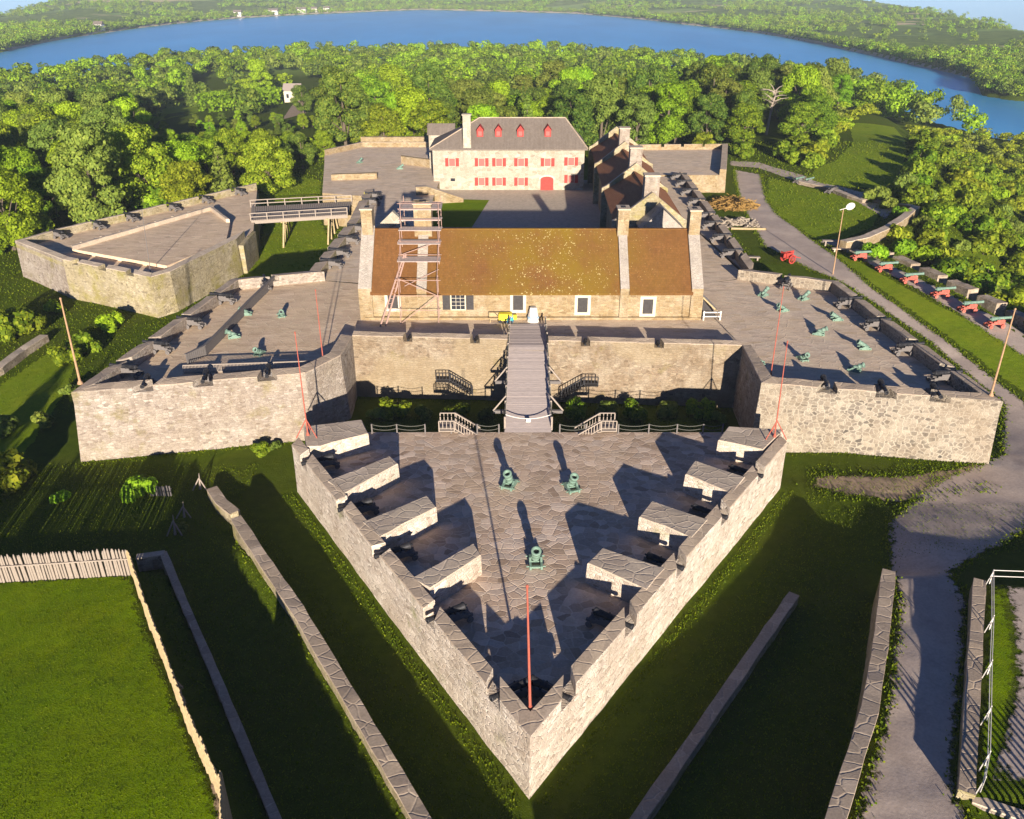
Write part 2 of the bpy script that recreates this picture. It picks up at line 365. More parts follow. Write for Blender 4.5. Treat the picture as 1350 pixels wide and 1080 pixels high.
def leafmat(name,a,b,c,trans=.25):
    t=NT(name); g=t.n('ShaderNodeNewGeometry'); oi=t.n('ShaderNodeObjectInfo')
    r=t.ramp(g,'Random Per Island',[(0,a),(.55,b),(1,c)])
    hs=t.n('ShaderNodeHueSaturation'); t.l(r,0,hs,'Color')
    h=t.n('ShaderNodeMapRange'); h.inputs['To Min'].default_value=.475; h.inputs['To Max'].default_value=.515; t.l(oi,'Random',h,0); t.l(h,0,hs,'Hue')
    w=t.n('ShaderNodeMath',operation='FRACT'); m7=t.math('MULTIPLY',(oi,'Random'),7.31); t.l(m7[0],0,w,0)
    vv=t.n('ShaderNodeMapRange'); vv.inputs['To Min'].default_value=.78; vv.inputs['To Max'].default_value=1.2; t.l(w,0,vv,0); t.l(vv,0,hs,'Value')
    t.l(hs,0,t.p,'Base Color'); t.p.inputs['Roughness'].default_value=.65; t.p.inputs['Specular IOR Level'].default_value=.15
    tr=t.n('ShaderNodeBsdfTranslucent'); t.l(hs,0,tr,0); mx=t.n('ShaderNodeMixShader'); mx.inputs[0].default_value=trans+.17
    t.l(t.p,0,mx,1); t.l(tr,0,mx,2); t.l(mx,0,t.out,0)
    return t.m
M_LEAF=leafmat('broadleaf_foliage',(0.084,0.171,0.013),(0.190,0.301,0.013),(0.321,0.424,0.028))
M_LEAFY=leafmat('yellow_green_foliage',(0.132,0.205,0.012),(0.249,0.342,0.018),(0.366,0.427,0.031))
M_LEAFB=leafmat('bright_green_foliage',(0.152,0.280,0.013),(0.264,0.443,0.018),(0.375,0.563,0.029))
M_LEAFD=leafmat('dark_green_foliage',(0.063,0.122,0.018),(0.138,0.212,0.028),(0.229,0.284,0.035))
M_LEAFO=leafmat('olive_foliage',(0.130,0.193,0.032),(0.213,0.292,0.043),(0.289,0.355,0.059))
M_LEAFR=leafmat('rusty_foliage',(0.227,0.131,0.024),(0.348,0.199,0.036),(0.278,0.246,0.036))
M_BARK=plain('bark',(.12,.095,.07),.95,.35,5)
M_PALEBARK=plain('pale_dead_wood',(.30,.25,.20),.95,.25,5)
M_TUFT=leafmat('grass_blades',(0.082,0.154,0.003),(0.150,0.238,0.005),(0.232,0.292,0.011),.3)
M_PLANK=plain('pale_scaffold_planks',(.44,.36,.33),.9,.2,4)

_soft={}
def soft(mat,w=.7):
    """the same surface, breaking up raggedly into the ground near its border"""
    if mat in _soft: return _soft[mat]
    m=mat.copy(); m.name=mat.name+'_ragged'; t=m.node_tree; out=[n for n in t.nodes if n.type=='OUTPUT_MATERIAL'][0]; p=[n for n in t.nodes if n.type=='BSDF_PRINCIPLED'][0]
    at=t.nodes.new('ShaderNodeAttribute'); at.attribute_name='edge'; nz=t.nodes.new('ShaderNodeTexNoise'); nz.inputs['Scale'].default_value=1.6; nz.inputs['Detail'].default_value=6; nz.inputs['Roughness'].default_value=.75
    g=t.nodes.new('ShaderNodeNewGeometry'); t.links.new(g.outputs['Position'],nz.inputs['Vector'])
    mr=t.nodes.new('ShaderNodeMapRange'); mr.inputs['From Min'].default_value=.3; mr.inputs['From Max'].default_value=.7; mr.inputs['To Min'].default_value=-w; mr.inputs['To Max'].default_value=w*.6; t.links.new(nz.outputs[0],mr.inputs[0])
    ad=t.nodes.new('ShaderNodeMath'); ad.operation='ADD'; t.links.new(at.outputs['Fac'],ad.inputs[0]); t.links.new(mr.outputs[0],ad.inputs[1])
    m2=t.nodes.new('ShaderNodeMapRange'); m2.inputs['From Min'].default_value=-.05; m2.inputs['From Max'].default_value=.3; t.links.new(ad.outputs[0],m2.inputs[0])
    tr=t.nodes.new('ShaderNodeBsdfTransparent'); mx=t.nodes.new('ShaderNodeMixShader'); t.links.new(m2.outputs[0],mx.inputs[0]); t.links.new(tr.outputs[0],mx.inputs[1]); t.links.new(p.outputs[0],mx.inputs[2]); t.links.new(mx.outputs[0],out.inputs[0])
    _soft[mat]=m; return m
# ------------------------------------------------------------------ terrain
T_FORT, T_PARADE, T_DEMI, T_RAV = 5.9, 4.2, 3.2, 4.6
LAKE = -14.0
def xy(l): return np.array([[p.x,p.y] for p in l])
def line_x(pts):                      # x as a function of y along a wall line
    a=xy(pts); a=a[np.argsort(a[:,1])]; return a[:,1],a[:,0]
WA=[Vector((2.2,17,2)),W(562,1090,2.0),W(463,922,2.0),W(392,803,2.0),W(345,735,2.0),W(311,682,2.0)]
WAL=[W(311,682,.9),W(292,662,.9),W(279,642,.9)]
WB=[Vector((-8.5,17,1.2)),W(366,1085,1.2),W(313,959,1.2),W(279,878,1.2),W(241,791,1.2),W(215,728,1.2)]
PAL=[Vector((2.5,-3.1,1.7)),Vector((-4.0,7.0,1.7)),Vector((-10.5,17,1.7)),W(305,1085,1.7),W(279,1026,1.7),W(250,962,1.7),W(221,882,1.7),W(194,812,1.7),W(176,757,1.7)]
WC=[Vector((4,9.5,4.2)),Vector((11,20,4.1)),W(1100,1085,3.8),W(1147,935,3.4),W(1161,850,3.1),W(1172,752,2.9)]
WD=[W(1047,783,.8),W(838,1085,.8),Vector((1.0,20,.8))]
AY,AX=line_x(WA); BY,BX=line_x(WB); PY,PX_=line_x(PAL); CY,CX=line_x(WC)
PFY=[W(176,757,1.7),W(0,768,1.7)]
def yfront(X):
    a,b=PFY; return a.y+(X-a.x)*(b.y-a.y)/(b.x-a.x)
EWALL=[W(1275,1045,3.55),W(1279,976,3.55),W(1286,865,3.55),W(1292,764,3.55)]
EY,EX=line_x(EWALL)
def bear(px): return (px-675)/1080/1.084
_nd=[(-400,420),(0,505),(150,590),(300,680),(560,720),(750,720),(900,640),(1050,540),(1150,470),(1230,380),(1300,345),(1350,325),(1800,300)]
_fd=[(-400,700),(0,792),(150,1145),(300,1585),(560,2210),(750,1930),(900,1375),(1100,858),(1200,679),(1288,570),(1302,480),(1350,455),(1800,430)]
_yr=[(-400,1300),(0,1650),(60,2050),(150,2650),(300,3000),(900,3000),(1100,2350),(1190,1750),(1270,1350),(1350,1040),(1800,800)]
_sl=[(-400,60),(-100,28),(0,18),(60,2),(150,-22),(400,-40),(600,-45),(900,-35),(1000,-16),(1100,-9),(1190,2),(1270,16),(1350,31),(1800,80)]
def tb(t): return np.array([bear(p) for p,_ in t]),np.array([v for _,v in t],float)
NDa,ND=tb(_nd); FDa,FD=tb(_fd); YRa,YR=tb(_yr); SLa,SL=tb(_sl)
def vnoise(x,y,s,seed=0):
    """cheap smooth value noise for arrays"""
    x=np.asarray(x,float)/s+seed*17.3; y=np.asarray(y,float)/s+seed*9.1
    xi=np.floor(x);yi=np.floor(y);fx=x-xi;fy=y-yi
    fx=fx*fx*(3-2*fx);fy=fy*fy*(3-2*fy)
    def h(a,b):
        v=np.sin(a*127.1+b*311.7)*43758.5453; return v-np.floor(v)
    return (h(xi,yi)*(1-fx)+h(xi+1,yi)*fx)*(1-fy)+(h(xi,yi+1)*(1-fx)+h(xi+1,yi+1)*fx)*fy-.5
def zt(X,Y):
    X=np.asarray(X,float);Y=np.asarray(Y,float)
    z=np.zeros(np.broadcast(X,Y).shape)+0*X
    # ground rises to the north on the east side of the fort
    z=z+2.4*ss(X,22,33)*ss(Y,72,120)*(1-ss(Y,205,260))
    # level kept up behind the curved retaining wall beside the road
    xc=np.interp(Y,CY,CX)
    lv=np.interp(Y,[10,27,38,47,58,72],[3.4,2.9,2.6,2.2,1.0,.35])
    right=ss(X-xc,-.25,.25); soft=ss(X,24.0,33.0); w=ss(Y,46.5,48.5)
    z=z+lv*(right*(1-w)+soft*w)*(1-ss(Y,66,76))
    xe=np.interp(Y,EY,EX); er=(1-ss(Y,EY[-1]-.1,EY[-1]+.3))*ss(Y,EY[0]-.6,EY[0]-.2)*ss(X-xe,-.1,.3)
    z=z*(1-er)+3.3*er
    # left foreground: lawn behind the palisade, berm, hollow and bank
    xa=np.interp(Y,AY,AX);xb=np.interp(Y,BY,BX);xp=np.interp(Y,PY,PX_)
    la=1-ss(X-xa,-.2,.2); lb=1-ss(X-xb,-.35,.1); lp=1-ss(X-xp,.1,.7)
    t=np.clip((X-xb)/np.maximum(xa-xb,.5),0,1)
    hollow=(1.5*t**4)*la*(1-ss(Y,51,55))
    berm=1.05*lb*(1-ss(Y,48.6,49.6))
    lawn=.65*lp*(1-ss(Y-yfront(X),-.1,.5))
    zl=np.where(X<xb,np.maximum(berm,0)+lawn,np.maximum(hollow,berm))
    z=z+zl*(X<3)
    # slopes away from the plateau
    xr=np.interp(Y,[40,60,80,97,126,134,145,152,160,175,200,260,400],[80,72,67,63.5,58.2,62,74,77,78,84,100,120,160])
    fall=np.maximum(X-xr,0)
    z=z-np.minimum(fall*.42,9+fall*.12)*ss(Y,30,70)
    z=z-.035*np.maximum(Y-215,0)*(1-ss(X,48,60)*(1-ss(Y,290,380)))+1.2*ss(X,48,66)*ss(Y,185,240)*(1-ss(Y,300,380))
    z=z-.06*np.maximum(-82-X,0)*ss(Y,40,80)
    z=z+2.2*vnoise(X,Y,38)*ss(Y,190,250)+1.5*vnoise(X,Y,22,1)*ss(X-xr,4,20)+1.2*vnoise(X,Y,26,2)*ss(-X,84,110)
    z=z+.12*vnoise(X,Y,3.1,3)+.05*vnoise(X,Y,1.1,4)
    a=X/np.maximum(Y,1.0)
    nd=np.interp(a,NDa,ND);fd=np.interp(a,FDa,FD);yr=np.interp(a,YRa,YR);sl=np.interp(a,SLa,SL)
    s=ss(Y,nd*.55,nd); z=z*(1-s)+np.maximum(z,-10)*0*s+(-11.0)*s
    z=np.where(Y>nd*.97,-11-9*ss(Y,nd*.97,nd*1.05),z)
    zr=HC-yr*np.tan(TILT-np.arctan((540-sl)/1080))-9
    u=np.clip((Y-fd)/np.maximum(yr-fd,10),0,1)
    land=-12+ (zr+12)*u**1.3 + 6*vnoise(X,Y,170,5)*u*(1-u)*4
    up=ss(Y,fd*.97,fd*1.01)
    z=np.where(Y>(nd*1.05+fd*.97)/2,-20*(1-up)+land*up,z)
    z=np.where(Y>yr,zr-(Y-yr)*.4,z)
    return z
def z1(x,y): return float(zt(np.array([x]),np.array([y]))[0])
def WT(px,py,lift=0.0):
    dx,dy,dz=ray(px,py)
    lo=8.0; t=lo; prev=lo
    ts=np.concatenate([np.arange(20,300,.5),np.arange(300,3200,4)])
    P=zt(dx*ts,dy*ts); H=HC+dz*ts
    k=np.argmax(H<=P)
    if H[k]>P[k]: k=len(ts)-1
    a,b=ts[max(k-1,0)],ts[k]
    for _ in range(24):
        m=(a+b)/2
        if HC+dz*m<=z1(dx*m,dy*m): b=m
        else: a=m
    p=Vector((dx*b,dy*b,0)); p.z=z1(p.x,p.y)+lift; return p
def build_ground():
    ys=list(np.arange(-44,6,2.5))+list(np.arange(6,76,.55))
    while ys[-1]<215: ys.append(ys[-1]+1.0)
    while ys[-1]<3350: ys.append(ys[-1]*1.022)
    ys=np.array(ys); n=300
    s=np.linspace(-1,1,n+1); s=np.sign(s)*np.abs(s)**1.15
    hw=70+.78*np.maximum(ys,0)
    X=s[None,:]*hw[:,None]; Y=np.repeat(ys[:,None],n+1,1)
    Z=zt(X,Y)
    v=np.stack([X,Y,Z],-1).reshape(-1,3)
    r,c=len(ys),n+1
    i=np.arange(r*c).reshape(r,c)
    f=np.stack([i[:-1,:-1],i[:-1,1:],i[1:,1:],i[1:,:-1]],-1).reshape(-1,4)
    me=bpy.data.meshes.new('ground'); me.from_pydata(v.tolist(),[],f.tolist()); me.materials.append(M_GROUND)
    me.polygons.foreach_set('use_smooth',[True]*len(me.polygons)); me.update()
    o=bpy.data.objects.new('ground',me); COL.objects.link(o); tag(o,kind='structure')
build_ground()
def watermat():
    t=NT('lake_water'); ps=t.pos((1,.35,1)); n=t.noise(ps,.25,5,.65); n2=t.noise(t.pos((1,.3,1)),.012,4,.6)
    r=t.ramp(n2,0,[(.3,(.03,.26,.50)),(.7,(.06,.37,.68))])
    t.bump((n,0),.5,.6); t.p.inputs['Specular IOR Level'].default_value=.35
    return t.fin((r,0),.28)
M_WATER=watermat()
def build_lake():
    pxs=np.linspace(-260,1650,60); vs=[];fs=[]
    for px in pxs:
        a=bear(px); y0=np.interp(a,NDa,ND)*.9; y1=min(np.interp(a,FDa,FD)+60,np.interp(a,YRa,YR))
        for k in range(13):
            y=y0+(y1-y0)*k/12; vs.append((a*y,y,LAKE))
    for i in range(len(pxs)-1):
        for k in range(12): fs.append((i*13+k,(i+1)*13+k,(i+1)*13+k+1,i*13+k+1))
    m=MB(); m.add(vs,fs); o=m.build('lake_water',M_WATER); tag(o,kind='structure')
build_lake()
def strip(name,L,R_,mat,lift=.05,nu=6,step=.8,jit=.2,kind='structure'):
    """a road or lawn laid on the terrain between two edge lines given in world xy"""
    def resamp(P,n):
        P=np.array([[p.x,p.y] for p in P]); d=np.r_[0,np.cumsum(np.hypot(*np.diff(P,axis=0).T))]; 
        t=np.linspace(0,1,len(P)); tt=np.linspace(0,1,n); return np.stack([np.interp(tt,t,P[:,0]),np.interp(tt,t,P[:,1])],1),d[-1]
    _,l1=resamp(L,4); n=max(4,int(l1/step)); a,_=resamp(L,n); b,_=resamp(R_,n)
    m=MB(); vs=[]
    for i in range(n):
        for k in range(nu+1):
            t=k/nu; p=a[i]*(1-t)+b[i]*t
            if k in (0,nu): p=p+RNG.uniform(-jit,jit,2)
            vs.append((p[0],p[1]))
    v=np.array(vs); z=zt(v[:,0],v[:,1])+lift
    w=nu+1
    m.add(np.c_[v,z].tolist(),[(j*w+i,j*w+i+1,(j+1)*w+i+1,(j+1)*w+i) for j in range(n-1) for i in range(nu)])
    o=m.build(name,soft(mat),smooth=True,recalc=False); tag(o,kind=kind)
    wd=np.hypot(*(np.array(a)-np.array(b)).T); ev=[]
    for i in range(n):
        for k in range(nu+1): ev.append(min(min(k,nu-k)/nu*wd[i],min(i,n-1-i)*step*1.0))
    at=o.data.attributes.new('edge','FLOAT','POINT'); at.data.foreach_set('value',np.array(ev,np.float32)); return o
road_px=[((968,224),(1003,230)),((970,240),(1006,245)),((974,258),(1010,262)),((985,285),(1024,282)),((1008,325),(1062,310)),((1070,357),(1104,340)),((1112,374),(1150,380)),((1222,449),(1250,450)),((1323,534),(1352,530)),((1322,600),(1400,600)),((1225,640),(1395,670)),((1172,690),(1345,705))]
RL_=[WT(*a) for a,b in road_px]; RR_=[WT(*b) for a,b in road_px]
for yy in (47.3,44,41,38,35,32,29,26,22,16,11):
    RL_.append(Vector((float(np.interp(yy,CY,CX))+(1.0 if yy<46 else .6),yy,0))); RR_.append(Vector((float(np.interp(yy,EY,EX))-.55,yy,0)))
strip('gravel_road',RL_,RR_,M_ROAD,nu=12,step=.6,jit=.16)
dirt=[((1072,628),(1072,642)),((1115,626),(1122,654)),((1180,628),(1185,664)),((1240,620),(1250,650)),((1290,610),(1310,640))]
strip('dirt_track',[WT(*a) for a,b in dirt],[WT(*b) for a,b in dirt],M_DIRT,lift=.035,jit=.35,nu=10,step=.5)
bat=[((1075,318),(1100,318)),((1118,332),(1138,330)),((1150,352),(1170,348)),((1200,378),(1225,374)),((1260,412),(1290,408)),((1320,452),(1360,444)),((1380,490),(1420,480))]
strip('battery_path',[WT(*a) for a,b in bat],[WT(*b) for a,b in bat],M_ROAD,lift=.05)
gp=[((962,212),(962,219)),((1000,214),(1000,222)),((1040,226),(1040,236)),((1090,240),(1088,250)),((1130,252),(1125,264)),((1160,258),(1150,278)),((1185,266),(1168,290))]
strip('gravel_path',[WT(*a) for a,b in gp],[WT(*b) for a,b in gp],M_ROAD,lift=.05)
gl=[((1012,234),(1045,242)),((1010,262),(1085,252)),((1028,285),(1140,262)),((1052,300),(1160,285)),((1078,318),(1150,300)),((1092,322),(1112,316))]
strip('battery_lawn',[WT(*a) for a,b in gl],[WT(*b) for a,b in gl],M_MEADOW,lift=.03,nu=12)
vg=[((1098,336),(1112,334)),((1150,376),(1176,368)),((1190,404),(1226,396)),((1250,446),(1300,432)),((1350,520),(1400,490)),((1420,580),(1500,560))]
strip('grass_verge',[WT(*a) for a,b in vg],[WT(*b) for a,b in vg],M_MEADOW,lift=.04,nu=8)
md=[((1062,236),(1090,244)),((1075,222),(1180,252)),((1100,212),(1184,236)),((1124,190),(1196,204)),((1120,170),(1194,184)),((1126,162),(1180,168))]
strip('upper_meadow',[WT(*a) for a,b in md],[WT(*b) for a,b in md],M_MEADOW,lift=.06,nu=10,step=2)
# lawn behind the palisade
lw=[(Vector((-42,16,0)),Vector((-10.8,16,0)))]+[(Vector((-46,p.y,0)),Vector((p.x-.35,p.y,0))) for p in PAL[1:]]
lw[-1]=(W(-60,772,1.7),W(174,758,1.7))
strip('front_lawn',[a for a,b in lw],[b for a,b in lw],M_LAWN,lift=.03,nu=26,step=1.0,jit=.12)
dp=[((258,150),(330,112)),((210,160),(262,122)),((190,172),(200,150))]
strip('garden_lawn',[WT(*a) for a,b in dp],[WT(*b) for a,b in dp],M_MEADOW,lift=.08,step=3)
ge=[(p.x+.9,p.y) for p in ()]

# worn earth along the inside of the stakes
strip('bare_earth',[W(255,940,1.7),W(268,985,1.7),W(278,1030,1.7),W(284,1085,1.7)],[W(262,965,1.7),W(276,1000,1.7),W(288,1040,1.7),W(300,1088,1.7)],M_DIRT,lift=.05,nu=6,step=.3,jit=.05)
strip('bare_earth',[W(228,880,1.7),W(232,905,1.7),W(238,930,1.7)],[W(236,885,1.7),W(243,912,1.7),W(250,935,1.7)],M_DIRT,lift=.05,nu=6,step=.3,jit=.05)

V_=lambda l:[Vector((a,b,0)) for a,b in l]
strip('ditch_sunlit_grass',V_([(-41,111),(-41.8,130),(-49,163),(-57,200)]),V_([(-28.6,106),(-28.2,131),(-36.3,155),(-44,192)]),M_MEADOW,lift=.05,nu=12,step=1.2)  # brighter grass colour laid where the far ditch catches the sun
strip('bank_sunlit_grass',[WT(-40,530),WT(0,508),WT(40,480),WT(72,457)],[WT(-20,665),WT(40,592),WT(85,522),WT(112,458)],M_MEADOW,lift=.05,nu=12,step=.8)  # lighter grass colour painted in the outline of the sunlit bank
# ------------------------------------------------------------------ masonry works
def V2(p): return Vector((p[0],p[1],0))
def inset(poly,offs):
    n=len(poly); out=[]
    for i in range(n):
        a,b,c=V2(poly[i-1]),V2(poly[i]),V2(poly[(i+1)%n])
        d1=(b-a).normalized(); d2=(c-b).normalized()
        n1=Vector((-d1.y,d1.x,0)); n2=Vector((-d2.y,d2.x,0))
        o1,o2=offs[i-1],offs[i]
        p1=a+n1*o1; p2=b+n2*o2
        cr=d1.x*d2.y-d1.y*d2.x
        if abs(cr)<0.03: out.append(b+n2*max(o1,o2)); continue
        t=((p2-p1).x*d2.y-(p2-p1).y*d2.x)/cr
        q=p1+d1*t
        if (q-b).length>6: q=b+(n1*o1+n2*o2)*.7
        out.append(q)
    return out
EMBS={}
def works(name,label,cat,poly,kinds,T,top,thick,embs,base=-.3,batter=.05,wall=M_WALL,floor=M_TERR,cap=M_CAP,sill=.62,emb_w=(.75,.42),gaps=(),floor_hole=None,topslope=.12,wallmats=None,wallname='scarp_wall'):
    """a stone-faced work: battered outer wall, paved platform, parapet cut by gun embrasures.
    poly counter-clockwise; kinds[i] for edge i: p parapet, s bare wall, n nothing"""
    n=len(poly); poly=[V2(p) for p in poly]
    c=sum(poly,Vector((0,0,0)))/n
    root=thing(name,label,cat,(c.x,c.y,0))
    offs=[thick if k in 'pP' else 0.0 for k in kinds]
    inn=inset(poly,offs)
    hb=(T-base)*batter
    boff=inset(poly,[-hb if k in 'psP' else 0 for k in kinds])
    # outer wall, one mesh for each unbroken run of faces
    runs=[];cur=[]
    st=next((i for i in range(n) if kinds[i-1]=='n'),0)
    for q in range(n):
        i=(st+q)%n
        if kinds[i]=='n':
            if cur: runs.append(cur); cur=[]
        else: cur.append(i)
    if cur: runs.append(cur)
    for run in runs:
        m=MB(); mats=[wall]
        for i in run:
            mi=0
            if wallmats and i in wallmats:
                if wallmats[i] not in mats: mats.append(wallmats[i])
                mi=mats.index(wallmats[i])
            a,b=poly[i],poly[(i+1)%n]; A,B=boff[i],boff[(i+1)%n]
            L=(b-a).length; nu=max(2,int(L/1.6)); nv=5
            nrm=Vector(((b-a).y,-(b-a).x,0)).normalized()
            vs=[]
            for j in range(nv+1):
                t=j/nv
                for k in range(nu+1):
                    u=k/nu; p=A.lerp(B,u).lerp(a.lerp(b,u),t)
                    q=0 if k in (0,nu) or j==nv else random.uniform(-.05,.05)
                    p=p+nrm*q; vs.append((p.x,p.y,base+(T-base)*t))
            w=nu+1
            m.add(vs,[(j*w+k,j*w+k+1,(j+1)*w+k+1,(j+1)*w+k) for j in range(nv) for k in range(nu)],mi)
        m.build(wallname,mats,root,recalc=False)
    # floor
    m=MB(); m.poly([(p.x,p.y,T) for p in inn]); m.build('paving',floor,root)
    # parapet
    es={i:[] for i in range(n)}
    for (e,z) in embs:
        p=W(e[0],e[1],z); best=None
        for i in range(n):
            if kinds[i]!='p': continue
            a,b=poly[i],poly[(i+1)%n]; d=b-a; u=max(0,min(1,(V2(p)-a).dot(d)/d.length_squared)); q=a+d*u
            r=(q-V2(p)).length
            if best is None or r<best[0]: best=(r,i,u)
        es[best[1]].append(best[2])
    sm=MB(); out=[]
    for i in range(n):
        if kinds[i] not in 'pP': continue
        a,b,ia,ib=poly[i],poly[(i+1)%n],inn[i],inn[(i+1)%n]
        L=(b-a).length
        gp=sorted([g for g in gaps if g[0]==i],key=lambda g:g[1])
        lo=0.0; spans=[]
        for g in gp: spans.append((lo,g[1])); lo=g[2]
        spans.append((lo,1.0))
        us=sorted(es[i])
        for s0,s1 in spans:
            sm.strip_prism(a.lerp(b,s0),a.lerp(b,s1),ia.lerp(ib,s1),ia.lerp(ib,s0),T,T+sill,T+sill,1.5,.02)
            cuts=[s0]
            inside=[u for u in us if s0<u<s1]
            prev=s0; first=True
            for u in inside+[None]:
                end=s1 if u is None else u
                wo,wi=emb_w[0]/L,emb_w[1]/L
                o0=prev if first else prev+wo; i0=prev if first else prev+wi
                o1=end if u is None else end-wo; i1=end if u is None else end-wi
                mm=MB()
                mm.strip_prism(a.lerp(b,o0),a.lerp(b,o1),ia.lerp(ib,i1),ia.lerp(ib,i0),T+sill,top-topslope,top,1.2,.035)
                ob=mm.build('merlon',[wall if not(wallmats and i in wallmats) else wallmats[i],cap],root)
                # slab tops get the cap stone
                for pl in ob.data.polygons:
                    if pl.normal.z>.6: pl.material_index=1
                prev=u; first=False
        d=(b-a).normalized(); nin=Vector((-d.y,d.x,0))
        for u in us:
            out.append((a.lerp(b,u),-nin))     # embrasure point on outer edge, outward direction
    sm.build('parapet_sill',[wall],root)
    EMBS[name+str(len(EMBS))]=out
    root_embs=out
    return root,root_embs
def P2(*pts,z): return [W(a,b,z) for a,b in pts]
# the pointed outwork in front
TD=4.9
demi=[V2((.95,30.4)),V2((23.9,61.8)),V2((22.4,66.4)),V2((-17.4,66.4)),V2((-19.0,61.3)),V2((-9.2,45.85))]
dl=[(412,600),(454,662),(501,723),(561,810),(640,915)]; dr=[(1005,620),(958,674),(906,743),(839,820),(752,912)]
DEMI,DE=works('demilune','pointed V shaped stone outwork with four stone blocks along each side, nearest the viewer','outwork',demi,['p','s','s','s','p','p'],T_DEMI,TD,.95,[(e,TD) for e in dl+dr],wall=M_DEMIW,floor=M_FLAG,batter=.02,emb_w=(.75,.40),cap=M_CAP)
trav=[[(400,562),(404,588),(422,588),(485,571),(477,553)],[(432,634),(454,650),(525,611),(514,601)],[(478,688),(500,708),(575,668),(563,653)],[(543,762),(566,776),(634,731),(625,716)],
 [(947,580),(960,562),(1034,566),(1006,592)],[(903,625),(916,607),(983,629),(965,650)],[(843,681),(859,660),(934,685),(912,708)],[(774,742),(794,722),(877,749),(853,777)]]
def traverse(pts):
    P=[W(a,b,TD+.03) for a,b in pts]
    m=MB(); n=len(P)
    # subdivided prism with a slightly sloping, uneven slab top and battered faces
    c=sum(P,Vector())/n
    ring0=[];ring1=[];ring2=[]
    for i in range(n):
        a,b=P[i],P[(i+1)%n]; k=max(1,int((b-a).length/1.0))
        for j in range(k):
            p=a.lerp(b,j/k); d=(V2(c)-V2(p)).normalized()
            r=random.uniform(-.04,.04)
            ring0.append((p.x-d.x*.06,p.y-d.y*.06,T_DEMI-.02)); ring1.append((p.x+d.x*r,p.y+d.y*r,TD-.06+r*.6)); ring2.append((p.x+d.x*(.07+r),p.y+d.y*(.07+r),TD+.02+r*.6))
    k=len(ring0)
    m.add(ring0+ring1+ring2,[(i,(i+1)%k,k+(i+1)%k,k+i) for i in range(k)])
    m.add(ring1+ring2,[(i,(i+1)%k,k+(i+1)%k,k+i) for i in range(k)],1)
    m.add(ring2,[tuple(range(k))],1)
    return m.build('traverse',[M_DEMIW,M_CAPL],DEMI)
for t_ in trav: traverse(t_)
# drain slots of pale stone and the tip infill
m=MB(); a=W(700,935,TD); m.prism([(a.x-.9,a.y-.25),(a.x+.9,a.y-.25),(a.x+.55,a.y+.45),(a.x-.55,a.y+.45)],T_DEMI,TD-.35); m.build('tip_block',M_CAPL,DEMI)
# front bastions and the wall between them
SWBp=[W(93,516,7.2),W(402,490,7.2),W(449,467,7.2),Vector((-16.9,80.5,0)),Vector((-16.4,100,0)),W(406,356,7.2),W(305,366,7.2)]
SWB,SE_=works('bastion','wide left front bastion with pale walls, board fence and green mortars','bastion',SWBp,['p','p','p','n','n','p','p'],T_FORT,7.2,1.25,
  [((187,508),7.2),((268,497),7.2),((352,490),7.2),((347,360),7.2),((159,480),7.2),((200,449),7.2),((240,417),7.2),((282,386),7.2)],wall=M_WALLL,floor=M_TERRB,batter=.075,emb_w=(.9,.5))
SEBp=[W(979,454,7.2),W(1004,503,7.2),W(1323,528,7.2),W(1106,369,7.2),W(989,354,7.2),Vector((22.2,100,0))]
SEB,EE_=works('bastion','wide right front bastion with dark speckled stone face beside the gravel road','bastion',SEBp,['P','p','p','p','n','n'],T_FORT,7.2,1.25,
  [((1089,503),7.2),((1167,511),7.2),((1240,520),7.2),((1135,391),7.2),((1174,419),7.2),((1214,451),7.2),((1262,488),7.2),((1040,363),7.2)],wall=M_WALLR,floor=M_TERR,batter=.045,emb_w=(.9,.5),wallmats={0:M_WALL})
CURp=[Vector((-16.9,80.5,0)),Vector((23.75,77.9,0)),Vector((22.2,100,0)),Vector((-16.4,100,0))]
d_=CURp[1]-CURp[0]
def uq(px): return (W(px,445,7.2).x-CURp[0].x)/d_.x
CUR,CE_=works('curtain_wall','buff stone wall between the two front bastions, behind the foot bridge','wall',CURp,['p','n','n','n'],T_FORT-.006,7.2,1.0,
  [((537,443),7.2),((626,445),7.2),((772,447),7.2),((869,449),7.2)],wall=M_CURT,floor=M_TERR,gaps=[(0,uq(669),uq(723))],emb_w=(.5,.3),batter=.04)
m=MB(); m.poly([(x,y,T_FORT-.03) for x,y in ((-18.3,81.6),(-16,81.4),(23,78.9),(25.6,78.4),(27,97),(-20,97))]); m.build('subfloor',[M_TERR],CUR)
# side ramparts
WRp=[W(406,356,7.2),Vector((-14.2,100,0)),Vector((-14.2,150,0)),Vector((-26.7,150,0)),W(461,287,7.2)]
WR,WE_=works('rampart','left side rampart with stubby grey guns, between the footbridge and the front roof','rampart',WRp,['n','s','n','p','p'],T_FORT+.006,7.1,1.6,
  [((415,342),7.1),((428,328),7.1),((440,311),7.1),((452,296),7.1),((470,262),7.1),((474,254),7.1)],wall=M_WALLD,floor=M_TERR,emb_w=(1.1,.5))
ERp=[Vector((22.2,100,0)),W(989,354,7.2),W(994,345,7.2),W(905,226,7.2),Vector((25.5,168.6,0)),Vector((25.5,100,0))]
ERp=[Vector((23.2,100.2,0)),W(990,353,7.2),W(994,345,7.2),W(905,226,7.2),Vector((25.0,168.6,0))]
ER,RE_=works('rampart','right side rampart with a long row of grey guns beside the gabled barracks','rampart',ERp,['n','n','p','n','s'],T_FORT+.012,7.1,1.3,
  [((907,229),7.1),((914,238),7.1),((922,249),7.1),((932,262),7.1),((945,280),7.1),((954,292),7.1),((967,309),7.1),((982,329),7.1)],wall=M_WALL,floor=M_TERR,emb_w=(1.0,.5))
